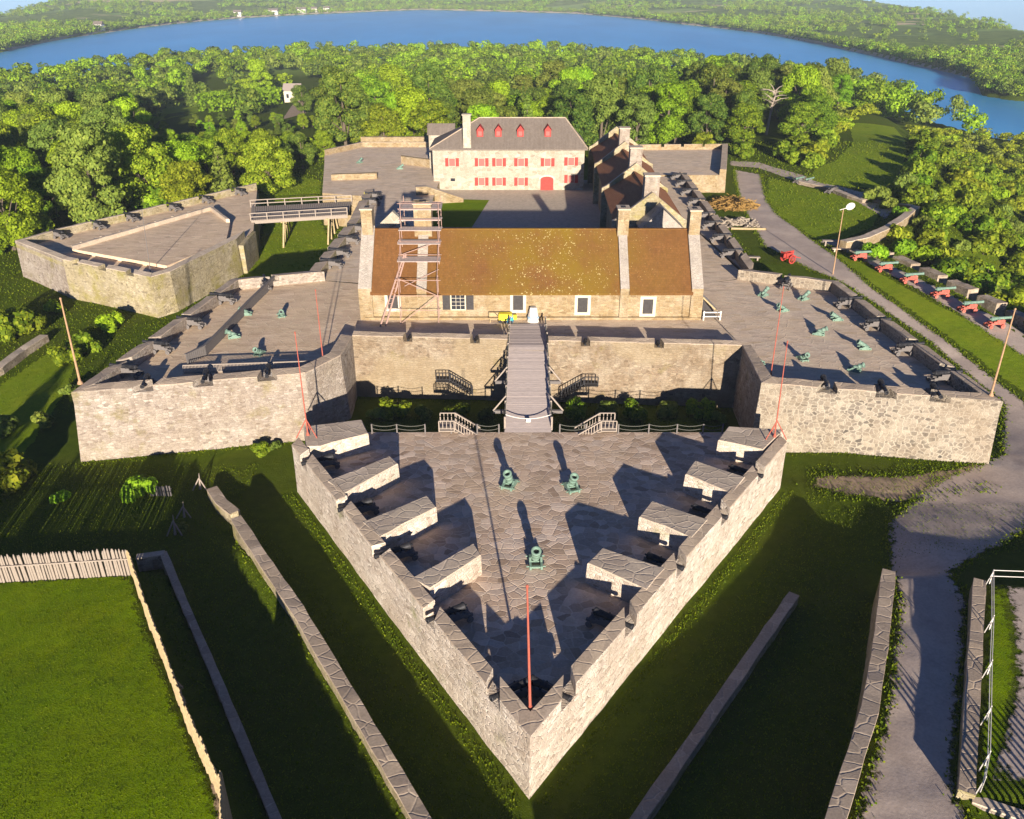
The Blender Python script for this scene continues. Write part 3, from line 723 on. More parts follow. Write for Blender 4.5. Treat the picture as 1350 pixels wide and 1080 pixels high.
NEBp=[Vector((25.0,168.6,0)),Vector((43.2,168.6,0)),Vector((50.6,199,0)),Vector((28.5,198,0))]
NEB,NE_=works('bastion','small right rear bastion with empty grey deck, at the wood edge','bastion',NEBp,['s','p','p','p'],T_FORT-.004,7.1,1.3,
  [((870,189),7.1),((900,189),7.1),((930,188),7.1)],wall=M_WARM,floor=M_TERR,base=1.5,batter=.05)
NWBp=[Vector((-26.7,150,0)),Vector((-14.2,150,0)),Vector((-14.2,163,0)),Vector((-17.0,202,0)),Vector((-36.0,202,0)),Vector((-42.5,192,0)),Vector((-35,152.6,0))]
NWB,NW_=works('bastion','left rear bastion with bare grey deck beside the red windowed barracks','bastion',NWBp,['n','s','n','p','p','s','s'],T_FORT-.01,7.0,1.3,[],wall=M_WARM,floor=M_TERR,batter=.05)
# the outlying work on the left, reached by the foot bridge
RVp=[W(19,316,5.8),W(82,341,5.8),W(198,364,5.8),W(224,357,5.8),W(311,314,5.8),W(331,296,5.8),W(338,240,5.8),W(72,301,5.8)]
RVp[5]=Vector((-42.0,131.5,0))
RAV,RV_=works('ravelin','detached stone outwork on the left with six dark cannons and a stepped inner wall','outwork',RVp,['p','p','p','p','s','s','p','p'],T_RAV,5.8,1.1,
  [((66,303),5.8),((119,290),5.8),((163,280),5.8),((219,267),5.8),((262,257),5.8),((305,247),5.8),((100,343),5.8),((138,350),5.8),((172,358),5.8)],wall=M_WALLD,floor=M_TERRB,batter=.04,wallmats={0:M_WALLL},cap=M_CAPL)
# inner raised step with little buttresses
m=MB(); pl=[W(95,328,5.2),W(280,275,5.2),W(303,293,5.2),W(298,318,5.2),W(220,350,5.2)]
m.prism([(p.x,p.y) for p in pl[::-1]],T_RAV,5.15); m.build('inner_platform',[M_TERRB],RAV)
m=MB()
a,b,c=[V2(p) for p in pl[:3]]
m.strip_prism(a,b,b+Vector((.5,-.6,0)),a+Vector((.5,-.6,0)),5.15,5.75,5.75,1.2,.03); m.strip_prism(b,c,c+Vector((-.6,0,0)),b+Vector((-.6,-.2,0)),5.15,5.74,5.74,1.2,.03)
m.build('step_wall',[M_CAPL],RAV)
for k in range(8):
    p=a.lerp(b,.06+k*.125); m=MB(); m.box((p.x-.15,p.y+.45,5.2),(.4,.7,1.1),.35); m.build('buttress',[M_CAPL],RAV)
# gate passage walls on its inner end
m=MB(); a=W(331,296,5.6); b=W(334,338,1.0)
m.strip_prism((-41.2,123.2),(-41.6,131.2),(-42.7,131.2),(-42.3,123.2),-.2,4.5,4.5,1.5,.05); m.build('gate_wall',[M_WALLD],RAV)
# the yard
m=MB(); m.poly([(-14.2,99.5,T_PARADE),(25,99.5,T_PARADE),(25,172,T_PARADE),(-17,172,T_PARADE)]); o=m.build('parade_ground',M_PARADE); tag(o,kind='structure')
m=MB(); g=[W(560,262,T_PARADE),W(645,264,T_PARADE),W(622,300,T_PARADE),W(560,300,T_PARADE)]
m.poly([(p.x,p.y,T_PARADE+.03) for p in g]); o=m.build('yard_grass',M_LAWN); tag(o,kind='structure')
# ramp wall by the rear barracks
rp=thing('ramp_wall','buff stone ramp wall sloping down into the yard at the left','wall',(-16,150,0))
m=MB()
pts=[WY(544,226,151),WY(556,224,151.5),WY(612,250,153)]
vs=[(-17.5,150.6,4.0),(-17.5,150.6,7.4),(-15.5,150.6,7.5),(-9.0,152.4,4.9),(-9.0,152.4,4.0)]
bk=[(x,y+1.0,z) for x,y,z in vs]
m.add(vs+bk,[(0,1,2,3,4),(9,8,7,6,5),(1,6,7,2),(2,7,8,3),(3,8,9,4),(0,5,6,1)]); m.build('wall',[M_WARM],rp)
m=MB(); m.add([(-17.6,150.45,7.41),(-15.5,150.45,7.51),(-8.9,152.25,4.93),(-8.9,153.55,4.93),(-15.5,151.75,7.51),(-17.6,151.75,7.41)],[(0,1,4,5),(1,2,3,4)]); m.build('coping',[M_CAPL],rp)
# low terrace walls on the rear left deck
for nm,lb,a,b,h in (('terrace_wall','low buff stone terrace wall nearest the red windowed barracks, left of its corner',(529,216),(572,222),1.6),('terrace_wall','short low stone terrace wall at the front edge of the left rear deck',(437,238),(497,236),1.1),('terrace_wall','long low stone wall along the back of the left rear deck',(476,190),(566,190),1.6)):
    A=W(a[0],a[1],T_FORT);B=W(b[0],b[1],T_FORT); m=MB(); m.strip_prism(A,B,B+Vector((0,1.2,0)),A+Vector((0,1.2,0)),T_FORT-.02,T_FORT+h,T_FORT+h,1.5,.06)
    o=m.build(nm,[M_WARM],None,origin=(A.x,A.y,T_FORT)); tag(o,lb,'wall')
# ------------------------------------------------------------------ free-standing walls of the foreground
def free_wall(name,label,pts,z0,zs,th,mat,cap,origin=None):
    pts=[V2(p) for p in pts]; r=thing(name,label,'wall',(pts[0].x,pts[0].y,0))
    m=MB(); c=MB()
    nrm=[]
    for i in range(len(pts)):
        d=(pts[min(i+1,len(pts)-1)]-pts[max(i-1,0)]).normalized(); nrm.append(Vector((-d.y,d.x,0)))
    # smooth resample
    vs=[];cs=[]
    tot=[]
    for i in range(len(pts)-1):
        L=(pts[i+1]-pts[i]).length; k=max(1,int(L/1.1))
        for j in range(k+(i==len(pts)-2)):
            t=j/k; p=pts[i].lerp(pts[i+1],t); nn=nrm[i].lerp(nrm[i+1],t).normalized(); z=zs[i]*(1-t)+zs[i+1]*t
            tot.append((p,nn,z))
    for p,nn,z in tot:
        j=random.uniform(-.05,.05); w=th/2+random.uniform(-.03,.03)
        for q,h in ((-w-.06,z0),(-w,z-.12),(-w-.04,z-.10+j*.3),(-w-.02,z+j),(w+.02,z+j*.6),(w+.04,z-.10+j*.3),(w,z-.12),(w+.06,z0)):
            vs.append((p.x+nn.x*q,p.y+nn.y*q,h))
    n=len(tot); f=[];g=[]
    for i in range(n-1):
        for k in range(7):
            qd=(i*8+k,(i+1)*8+k,(i+1)*8+k+1,i*8+k+1)
            (g if k in (2,3,4) else f).append(qd)
    f.append(tuple(range(8))); f.append(tuple((n-1)*8+k for k in range(8))[::-1])
    m.add(vs,f); m.build('wall_body',[mat],r); c.add(vs,g); c.build('coping',[cap],r)
    return r
free_wall('ditch_wall','long stone retaining wall of the left ditch, sunlit top, left of the pointed outwork',WA,-.3,[2.05]*len(WA),.85,M_WALLD,M_CAP)
free_wall('ditch_wall','short low broken end of the left ditch wall, nearest the pale bastion',[WAL[0]+Vector((-.2,.5,0)),WAL[1],WAL[2]],-.3,[1.1,.95,.8],.9,M_WALLD,M_CAP)
free_wall('ditch_wall','mossy dark retaining wall between the stake fence and the left ditch',WB,-.3,[1.2]*len(WB),.5,M_WALLD,M_CAP)
free_wall('cross_wall','short pale stone wall end beside the corner of the stake fence',[W(180,734,1.2),W(217,729,1.2)],-.2,[1.25,1.25],.5,M_WALL,M_CAPL)
free_wall('ditch_wall','low straight stone wall standing in the grassy right ditch',[WD[0],WD[1],WD[2]],-.3,[.85,.85,.85],.7,M_WALLD,M_CAP)
free_wall('retaining_wall','curved stone retaining wall along the left edge of the road',WC,-.3,[4.2,4.1,3.8,3.4,3.15,2.95],.85,M_WALLD,M_CAP)
EW=EWALL
free_wall('enclosure_wall','stone wall of the railed enclosure on the right of the road',EW,0,[3.55]*4,.75,M_WALLD,M_CAP)
free_wall('enclosure_wall','pale stone front step of the railed enclosure at the lower right corner',[W(1280,1056,3.0),W(1345,1078,3.0),W(1400,1098,3)],0,[3.3,3.2,3.2],.6,M_WALLL,M_CAPL)
lw_=[WT(-40,515),WT(0,493),WT(30,470),WT(60,450)]
free_wall('field_wall','short low dry stone wall at the far left edge of the picture',lw_,-.6,[p.z+.9 for p in lw_],1.0,M_WALL,M_CAPL)
# right battery, a curved breastwork
bp=[WT(1113,320),WT(1128,327),WT(1150,322),WT(1178,310),WT(1200,297),WT(1208,288),WT(1205,274),WT(1185,266),WT(1160,260)]
bpw=[W(1112,318,4.0),W(1140,312,4.0),W(1170,299,4.0),W(1192,285,4.0),W(1208,271,4.0),W(1192,268,3.6),W(1165,263,3.2),W(1135,262,2.6)]
free_wall('battery_wall','curved buff stone breastwork of the round battery above the shrubby slope',bpw,-3,[4.0,4.0,4.0,4.0,3.9,3.5,3.0,2.4],1.3,M_WARM,M_CAPL)
gw=[WT(1055,243),WT(1090,250),WT(1120,262),WT(1140,268)]
free_wall('battery_wall','low rubble breastwork behind the green guns on the battery lawn',gw,.5,[p.z+.7 for p in gw],1.4,M_WALL,M_CAPL)
# ------------------------------------------------------------------ buildings
def gable_slab(m,y0,y1,x0,x1,zb,ze,zr,mi=0,cap=None):
    """stone slab across a ridge that runs along X: profile in y,z"""
    ym=(y0+y1)/2
    prof=[(y0,zb),(y0,ze),(ym,zr),(y1,ze),(y1,zb)]
    vs=[(x0,y,z) for y,z in prof]+[(x1,y,z) for y,z in prof]
    m.add(vs,[(0,1,2,3,4)[::-1],(5,6,7,8,9),(0,5,6,1),(3,8,9,4)],mi)
    m.add(vs,[(1,6,7,2),(2,7,8,3)],mi if cap is None else cap)
def window(parent,c,w,h,n,mat_pane,mat_frame,shutter=None,depth=.12,muntins=True,label=None,fw=.12,name='window',sill=None):
    """window in a wall whose outward normal is n (horizontal); pane recessed, frame proud"""
    c=Vector(c); n=Vector(n).normalized(); r=Vector((-n.y,n.x,0))
    def bx(m,du,dz,su,sz,d0,d1):
        ctr=c+r*du+Vector((0,0,dz))+n*((d0+d1)/2)
        m.box(ctr,(su,d1-d0,sz),math.atan2(r.y,r.x))
    m=MB(); bx(m,0,0,w,h,-.25,.03)
    win=m.build(name,[mat_pane],parent)
    if label: win['label']=label
    m=MB()
    for s in (-1,1):
        bx(m,s*(w/2+fw/2),0,fw,h+2*fw,-.05,.10); bx(m,0,s*(h/2+fw/2),w,fw,-.05,.09)
    if muntins:
        for k in (-1,1): bx(m,k*w/6,0,.045,h,.0,.05)
        for k in (-1,0,1): bx(m,0,k*h/4,w,.045,.0,.045)
    m.build('frame',[mat_frame],win)
    if shutter:
        for s in (-1,1):
            m=MB(); bx(m,s*(w/2+fw+.02+w*.3),0,w*.56,h+.1,-.02,.09)
            for k in range(5): bx(m,s*(w/2+fw+.02+w*.3),-h*.4+k*h*.2,w*.46,.05,.085,.12)
            m.build('shutter',[shutter],win)
    return win
def rough_wall(m,a,b,z0,z1,th,mi=0,top=None,step=1.5):
    a=Vector(a);b=Vector(b);d=(b-a).normalized();n=Vector((-d.y,d.x,0))*th
    m.strip_prism(a,b,b+n,a+n,z0,z1,z1,step,.02,mi)
# front barracks -----------------------------------------------------
A=W(493,415,T_FORT);B=W(918,420,T_FORT)
bx0,bx1=-16.2,21.0; yf,yb=88.4,99.2; ym=(yf+yb)/2; ze=9.35; zr=14.75
SB=thing('barracks','long front stone barracks under a rust brown roof with pale lichen specks','building',((bx0+bx1)/2,ym,T_FORT))
m=MB(); m.strip_prism((bx0,yf),(bx1,yf),(bx1,yf+.6),(bx0,yf+.6),T_PARADE,ze,ze,1.5,.0); m.strip_prism((bx1,yb),(bx0,yb),(bx0,yb-.6),(bx1,yb-.6),T_PARADE,ze,ze,1.5,.0)
m.build('wall',[M_WARM],SB)
FW=[-16.6,-10.2,12.75,20.95]
secs=[(bx0+.2,FW[1]-.55),(FW[1]+.55,FW[2]-.55),(FW[2]+.55,FW[3]-.5)]
def roof_slopes(m,x0,x1,y0,y1,ze,zr,over=.4,th=.22,nu=12):
    ymid=(y0+y1)/2; sl=(zr-ze)/(ymid-y0); e0=y0-over; z0=ze-over*sl+.15; zt_=zr+.15
    for sgn in (0,1):
        def f(u,v):
            y=e0+(ymid-e0)*v; 
            if sgn: y=2*ymid-y
            z=z0+(zt_-z0)*v; 
            return (x0+(x1-x0)*u,y,z+.045*math.sin(u*9+v*3)*(1-v)*v*2+random.uniform(-.012,.012))
        m.sheet(f,max(3,int((x1-x0)/1.2)),8)
        yy=e0 if not sgn else 2*ymid-e0
        m.add([(x0,yy,z0-th),(x1,yy,z0-th),(x1,yy,z0),(x0,yy,z0)],[(0,1,2,3)])
        m.add([(x0,yy,z0-th),(x0,ymid,zt_-th),(x0,ymid,zt_),(x0,yy,z0)],[(0,1,2,3)]); m.add([(x1,yy,z0-th),(x1,ymid,zt_-th),(x1,ymid,zt_),(x1,yy,z0)],[(0,1,2,3)])
    m.box(((x0+x1)/2,ymid,zt_+.02),(x1-x0,.34,.14))
m=MB()
for x0,x1 in secs: roof_slopes(m,x0,x1,yf,yb,ze,zr)
m.build('roof',[M_ROOF],SB)
chim_z=[17.35,18.0,17.35,17.2]; wid=[1.5,1.15,1.0,1.3]
M_FIREW=masonry('firewall_stone',[(.30,.26,.23),(.40,.35,.31),(.35,.30,.26)],(.44,.39,.34),sx=2.4,sy=3.4,stain=(.28,.24,.20))
for i,x in enumerate(FW):
    w=wid[i]; m=MB(); gable_slab(m,yf-.25,yb+.25,x-w/2,x+w/2,T_PARADE,ze+.25,zr+.55,0,1); m.build('firewall',[M_WARM,M_FIREW],SB)
    m=MB(); cw=1.25 if i!=1 else 2.0
    m.strip_prism((x-cw/2,ym-.85),(x+cw/2,ym-.85),(x+cw/2,ym+.85),(x-cw/2,ym+.85),zr-.5,chim_z[i],chim_z[i],.6,.03)
    m.box((x,ym,chim_z[i]+.02),(cw+.22,1.95,.16),0,1); m.box((x-cw*.0,ym,chim_z[i]+.12),(cw*.4,.8,.10),0,2)
    ch=m.build('chimney',[M_WARM,M_CAPL,M_DARKP],SB)
def fx(px,py): return WY(px,py,yf)
for px,py,lab in ((518,397,'closed dark shutter window under the scaffold'),(683,399,'dark middle window above the bridge'),(768,402,'dark window with a small plaque below'),(854,404,'rightmost dark shuttered window')):
    p=fx(px,py); window(SB,(p.x,yf,p.z),1.15,1.75,(0,-1,0),M_DARKP,M_TRIM,None,muntins=False,label=lab,fw=.34)
p=fx(604,398); window(SB,(p.x,yf,p.z),1.5,1.75,(0,-1,0),M_GLASS,M_TRIM,M_DARKP,label='multi paned window with open dark shutters')
# stone plinth course
m=MB(); m.box(((bx0+bx1)/2,yf-.2,T_FORT+.15),(bx1-bx0+1.2,.4,.3)); m.build('plinth',[M_WARM],SB)
# lean-to opening at the right end
m=MB()
for dx in (0,1.9): m.beam((21.9+dx,88.0,T_FORT),(21.9+dx,88.0,T_FORT+1.1),.14)
for h in (.45,.95): m.beam((21.8,88.0,T_FORT+h),(23.9,88.0,T_FORT+h),.12)
rl=m.build('rail_fence',[M_WHITEP],None,origin=(22.8,88,T_FORT)); tag(rl,'short white two rail barrier at the right end of the front barracks','fence')
sh=thing('stair_shelter','small dark stair hatch with sloping roof against the right end of the front barracks','shelter',(22.6,89.8,T_FORT))
m=MB(); m.add([(21.6,88.6,T_FORT),(24.0,88.6,T_FORT),(24.0,92,T_FORT),(21.6,92,T_FORT),(21.6,88.6,T_FORT+2.6),(24.0,88.6,T_FORT+.4),(24.0,92,T_FORT+.4),(21.6,92,T_FORT+2.6)],[(4,5,6,7),(3,2,6,7)]); m.build('roof',[M_FIREW],sh)
m=MB(); m.beam((21.7,88.55,T_FORT+2.55),(24.0,88.55,T_FORT+.45),.16); m.beam((21.65,88.55,T_FORT),(21.65,88.55,T_FORT+2.6),.16); m.build('frame',[M_TANWOOD],sh)
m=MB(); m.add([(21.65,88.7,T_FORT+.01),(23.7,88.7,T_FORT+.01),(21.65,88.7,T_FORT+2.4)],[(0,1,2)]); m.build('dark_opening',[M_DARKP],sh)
# rear barracks with red windows ---------------------------------------
oy=162.8; ox0=WY(571,220,oy).x; ox1=WY(770,220,oy).x; oze=WY(600,196,oy).z; ozr=16.9; oyb=oy+11.5
OB=thing('barracks','whitewashed rear barracks with red shutters, red dormers and grey hipped roof','building',((ox0+ox1)/2,oy+5.7,T_PARADE))
m=MB(); m.strip_prism((ox0,oy),(ox1,oy),(ox1,oy+.7),(ox0,oy+.7),T_PARADE,oze,oze,1.5,0); m.strip_prism((ox0,oyb),(ox0,oy+.7),(ox0+.7,oy+.7),(ox0+.7,oyb),T_PARADE,oze,oze,1.5,0); m.strip_prism((ox1,oy+.7),(ox1,oyb),(ox1-.7,oyb),(ox1-.7,oy+.7),T_PARADE,oze,oze,1.5,0); m.strip_prism((ox1,oyb),(ox0,oyb),(ox0,oyb-.7),(ox1,oyb-.7),T_PARADE,oze,oze,1.5,0)
m.build('wall',[M_WHITE],OB)
oym=(oy+oyb)/2; rx0=WY(632,157,oym).x; rx1=WY(745,157,oym).x; ov=.55
m=MB()
e=[(ox0-ov,oy-ov,oze),(ox1+ov,oy-ov,oze),(ox1+ov,oyb+ov,oze),(ox0-ov,oyb+ov,oze)]; R0=(rx0,oym,ozr);R1=(rx1,oym,ozr)
def tri(a,b,c,d,nu=14,nv=7):
    a,b,c,d=map(Vector,(a,b,c,d))
    m.sheet(lambda u,v: a.lerp(b,u).lerp(d.lerp(c,u),v)+Vector((0,0,random.uniform(-.015,.015))),nu,nv)
tri(e[0],e[1],R1,R0); tri(e[2],e[3],R0,R1); tri(e[1],e[2],R1,R1,8); tri(e[3],e[0],R0,R0,8)
m.add([(x,y,z-.25) for x,y,z in e]+e,[(0,1,2,3),(0,1,5,4),(1,2,6,5),(2,3,7,6),(3,0,4,7)])
m.build('roof',[M_ROOFG],OB)
m=MB(); m.beam((rx0,oym,ozr+.05),(rx1,oym,ozr+.05),.25,.15); m.beam((rx1,oym,ozr+.05),(ox1+ov,oy-ov,oze+.08),.22,.14); m.beam((rx0,oym,ozr+.05),(ox0-ov,oy-ov,oze+.08),.22,.14); m.build('ridge_cap',[M_CAP],OB)
cx=WY(616,190,oy).x; m=MB(); m.strip_prism((cx-.75,oy-.35),(cx+.75,oy-.35),(cx+.75,oy+1.2),(cx-.75,oy+1.2),oze-2,18.2,18.2,.6,.03); m.box((cx,oy+.4,18.25),(1.8,1.85,.2)); m.build('chimney',[M_WHITE],OB)
for px in (633,657,686,722):
    p=WY(px,178,oy+2.6); zf=oze+(ozr-oze)*(2.6+ov)/(oym-oy+ov)
    d=MB(); x=p.x; y0=oy+1.9; z0=oze+(ozr-oze)*(y0-oy+ov)/(oym-oy+ov)
    d.add([(x-.62,y0,z0-.1),(x+.62,y0,z0-.1),(x+.62,y0,z0+1.25),(x,y0,z0+2.0),(x-.62,y0,z0+1.25),(x-.62,y0+1.6,z0+1.25),(x+.62,y0+1.6,z0+1.25),(x,y0+2.3,z0+2.0)],[(0,1,2,3,4),(1,6,2),(0,4,5)])
    dm=d.build('dormer',[M_SHUTTER],OB)
    d=MB(); d.add([(x-.78,y0-.15,z0+1.1),(x,y0-.15,z0+2.12),(x+.78,y0-.15,z0+1.1),(x+.78,y0+1.9,z0+1.2),(x,y0+2.5,z0+2.12),(x-.78,y0+1.9,z0+1.2)],[(0,1,4,5),(1,2,3,4)]); d.build('dormer_roof',[M_SHUTTER],dm)
    d=MB(); d.box((x,y0-.02,z0+.6),(.7,.1,.8)); d.build('pane',[M_PINKG],dm)
def of(px,py): return WY(px,py,oy)
M_PANER=M_PINKG
for px,py in ((596,214),(635,214),(658,214),(687,214),(722,214),(753,213),(635,239.5),(658,239.5),(687,239.5),(753,236)):
    p=of(px,py); window(OB,(p.x,oy,p.z),1.15,1.45,(0,-1,0),M_PANER,M_TRIM,M_SHUTTER,fw=.07,muntins=False)
p=of(597,237); window(OB,(p.x,oy,p.z),.9,.6,(0,-1,0),M_GLASS,M_TRIM,None,muntins=False,fw=.06)
p=of(721,241); dz=T_PARADE; m=MB()
arc=[(p.x-1.25,dz),(p.x+1.25,dz)]+[(p.x+1.25*math.cos(a),dz+2.05+.55*math.sin(a)) for a in np.linspace(0,PI,9)]
m.add([(x,oy-.10,z) for x,z in arc]+[(x,oy+.2,z) for x,z in arc],[tuple(range(len(arc)))]+[(i,(i+1)%len(arc),len(arc)+(i+1)%len(arc),len(arc)+i) for i in range(len(arc))])
dr_=m.build('door',[M_SHUTTER],OB); dr_['label']='red arched double door'
m=MB()
for k in range(8):
    a0,a1=PI*k/8,PI*(k+1)/8; m.add([(p.x+r*math.cos(a)*1.0,oy-.13,dz+2.05+(r-.7)*math.sin(a)) for r,a in ((1.27,a0),(1.6,a0),(1.6,a1),(1.27,a1))],[(0,1,2,3)])
m.build('arch_stones',[M_TRIM],dr_)
# small rear wing roof seen past the left hip
m=MB(); q=WY(582,176,oyb+3); m.prism([(q.x-2.5,oyb+1),(q.x+2.6,oyb+1),(q.x+2.6,oyb+5),(q.x-2.5,oyb+5)],T_PARADE,12.6); m.build('rear_wing',[M_WHITE],OB)
m=MB(); m.add([(q.x-2.8,oyb+.7,12.6),(q.x+2.9,oyb+.7,12.6),(q.x+2.9,oyb+3,14.6),(q.x-2.8,oyb+3,14.6),(q.x+2.9,oyb+5.3,12.6),(q.x-2.8,oyb+5.3,12.6)],[(0,1,2,3),(3,2,4,5),(0,3,5),(1,4,2)]); m.build('rear_wing_roof',[M_ROOFG],OB)
# gabled barracks on the right of the yard -------------------------------
EBD=[111.3,131.8,151.5,169.0]; EBX=[18.9,19.5,20.1,20.6]; hw_=4.6; ezr=14.7; eze=10.9
EB=thing('barracks','row of steep brown roofs divided by stone gables and square chimneys, right of the yard','building',(19.6,140,T_PARADE))
def ebx(y): return float(np.interp(y,EBD,EBX))
def eprof(y,hw,zb,ze,zr,y2):
    x=ebx(y)
    return [(x-hw,zb),(x-hw,ze),(x,zr),(x+hw,ze),(x+hw,zb)]
m=MB()
for s in (-1,1):
    for i in range(3):
        a=(EBX[i]+s*(hw_-.3),EBD[i]);b=(EBX[i+1]+s*(hw_-.3),EBD[i+1])
        m.strip_prism(a,b,(b[0]-s*.6,b[1]),(a[0]-s*.6,a[1]),T_PARADE-.2,eze+.05,eze+.05,2,.0)
m.build('wall',[M_WARM],EB)
m=MB()
for i in range(3):
    y0,y1=EBD[i]+.5,EBD[i+1]-.5
    for s in (-1,1):
        def f(u,v):
            y=y0+(y1-y0)*u; x=ebx(y)+s*(hw_+.35)*(1-v); z=(eze+.1)+(ezr-.75-eze-.1)*v
            return (x,y,z+random.uniform(-.015,.015))
        m.sheet(f,14,7)
    m.box((ebx((y0+y1)/2),(y0+y1)/2,ezr-.73),(.3,y1-y0,.14))
m.build('roof',[M_ROOFP],EB)
for i,y in enumerate(EBD):
    x=EBX[i]; hw=hw_+.05; w=.3
    m=MB(); pr=[(x-hw-.6,T_PARADE-.2),(x-hw-.6,eze+.45),(x-hw+.1,eze+.8),(x,ezr+.55),(x+hw-.1,eze+.8),(x+hw+.6,eze+.45),(x+hw+.6,T_PARADE-.2)]
    vs=[(px_,y-w,z) for px_,z in pr]+[(px_,y+w,z) for px_,z in pr]; n=7
    m.add(vs,[tuple(range(n))[::-1],tuple(range(n,2*n)),(0,7,8,1),(5,12,13,6)]); m.add(vs,[(1,8,9,2),(2,9,10,3),(3,10,11,4),(4,11,12,5)],1)
    m.build('gable_wall',[M_WALLD,M_CAPL],EB)
    if i<3:
        cwx=[1.0,.95,.9][i]; zc=[17.2,17.3,17.3][i]; m=MB(); yy=y+1.5
        m.strip_prism((x-cwx,yy-.9),(x+cwx,yy-.9),(x+cwx,yy+.9),(x-cwx,yy+.9),ezr-1.5,zc,zc,.7,.04); m.box((x,yy,zc+.05),(2*cwx+.2,2.0,.18),0,1)
        m.build('chimney',[M_WALLL,M_CAPL],EB)
# pale gabled block standing in for the sunlit part of the first gable
m=MB(); x=19.9; y0,y1=107.6,110.9
pr=[(x-2.7,T_PARADE),(x-2.7,11.4),(x,13.8),(x+2.7,11.4),(x+2.7,T_PARADE)]
vs=[(a,y0,z) for a,z in pr]+[(a,y1,z) for a,z in pr]
m.add(vs,[(4,3,2,1,0),(0,5,6,1),(3,8,9,4)]); m.build('lit_gable_block',[M_FIREW],EB)
m=MB(); m.add([(x-3,y0-.3,11.2),(x,y0-.3,13.95),(x+3,y0-.3,11.2),(x+3,y1,11.2),(x,y1,13.95),(x-3,y1,11.2)],[(0,1,4,5),(1,2,3,4)]); m.build('lit_gable_roof',[M_FIREW],EB)
# lone gable end behind the left of the front roof
m=MB(); q=WY(517,279,103); x=q.x
m.add([(x-2.6,103,T_FORT),(x-2.6,103,q.z-2.4),(x,103,q.z),(x+2.6,103,q.z-2.4),(x+2.6,103,T_FORT)]+[(x-2.6,104,T_FORT),(x-2.6,104,q.z-2.4),(x,104,q.z),(x+2.6,104,q.z-2.4),(x+2.6,104,T_FORT)],[(4,3,2,1,0),(5,6,7,8,9),(0,5,6,1),(1,6,7,2),(2,7,8,3),(3,8,9,4)])
gv=m.build('gable_ruin',[M_WHITE],None,origin=(x,103.5,T_FORT)); tag(gv,'small pale stone gable peak just behind the left end of the rust brown roof','wall')
# scaffold around the left chimney ---------------------------------------
sc=thing('scaffold','pinkish tube scaffold tower with plank decks around the left chimney','scaffold',(-10.2,88,T_FORT))
sx0,sx1=-12.6,-8.3; tubes=MB(); sy=[86.9,88.0]
zt_top=16.6
for x in (sx0,sx1):
    tubes.tube([(x,86.9,T_FORT),(x,86.9,11.2)],.042,6); tubes.tube([(x,88.1,T_FORT),(x,88.1,11.2)],.042,6)
    for y,zb in ((90.6,11.3),(92.2,12.9),(95.6,14.5)): tubes.tube([(x,y,zb),(x,y,18.3 if y>92 else 15.5)],.042,6)
    for z in (7.5,9.2,11.0): tubes.tube([(x,86.9,z),(x,88.1,z)],.036,6)
    for z in (12.8,14.3,16.4,17.6): tubes.tube([(x,90.6,z),(x,95.6,z)],.036,6)
    tubes.tube([(x,86.9,11.0),(x,90.6,14.3)],.036,6)
for z in (7.5,9.2,11.0): tubes.tube([(sx0-.4,86.9,z),(sx1+.4,86.9,z)],.04,6)
for y,z in ((90.6,12.8),(90.6,14.3),(92.2,16.4),(92.2,17.6),(95.6,17.6),(92.2,18.2)): tubes.tube([(sx0-.3,y,z),(sx1+.3,y,z)],.04,6)
for a,b in (((sx0,86.9,T_FORT),(sx1,86.9,9.2)),((sx1,86.9,9.2),(sx0,86.9,11.2)),((sx0,90.6,12.8),(sx1,90.6,14.3)),((sx1,90.5,10.6),(sx0,90.5,12.9)),((sx0+.5,88.2,9.9),(sx1,89.6,11.4))): tubes.tube([a,b],.045,6)
tubes.build('tube_frame',[M_PINKSTEEL],sc)
for (y0,y1,z) in ((88.9,90.9,12.5),(90.0,91.8,14.2),(91.2,92.9,15.4),(92.0,93.4,16.35),(92.2,95.8,17.5)):
    m=MB()
    for k in range(4): m.box(((sx0+sx1)/2+random.uniform(-.1,.1),y0+(k+.5)*(y1-y0)/4,z),(sx1-sx0+.5,(y1-y0)/4-.04,.07))
    m.build('plank_deck',[M_PLANK],sc)
m=MB(); m.tube([(-14.8,85.9,T_FORT),(-12.2,90.4,12.9)],.10,6); m.tube([(-14.2,86.1,T_FORT),(-12.0,90.5,12.9)],.10,6)
for k in range(14):
    t=k/14+.03; m.beam(Vector((-14.8,85.9,T_FORT)).lerp(Vector((-12.2,90.4,12.9)),t),Vector((-14.2,86.1,T_FORT)).lerp(Vector((-12.0,90.5,12.9)),t),.05)
ld=m.build('ladder',[M_PINKSTEEL],None,origin=(-14.5,86,T_FORT)); tag(ld,'long pinkish ladder leaning on the left side of the scaffold','ladder')
m=MB()
for k in range(5): m.box((-10.4+(k%2)*.3,93.8,17.62+k*.12),(1.6,1.2,.11),k*.15)
st=m.build('stone_stack',[M_WARM],None,origin=(-10.4,93.8,17.5)); tag(st,'heap of buff building stones on the top deck of the scaffold','stones')
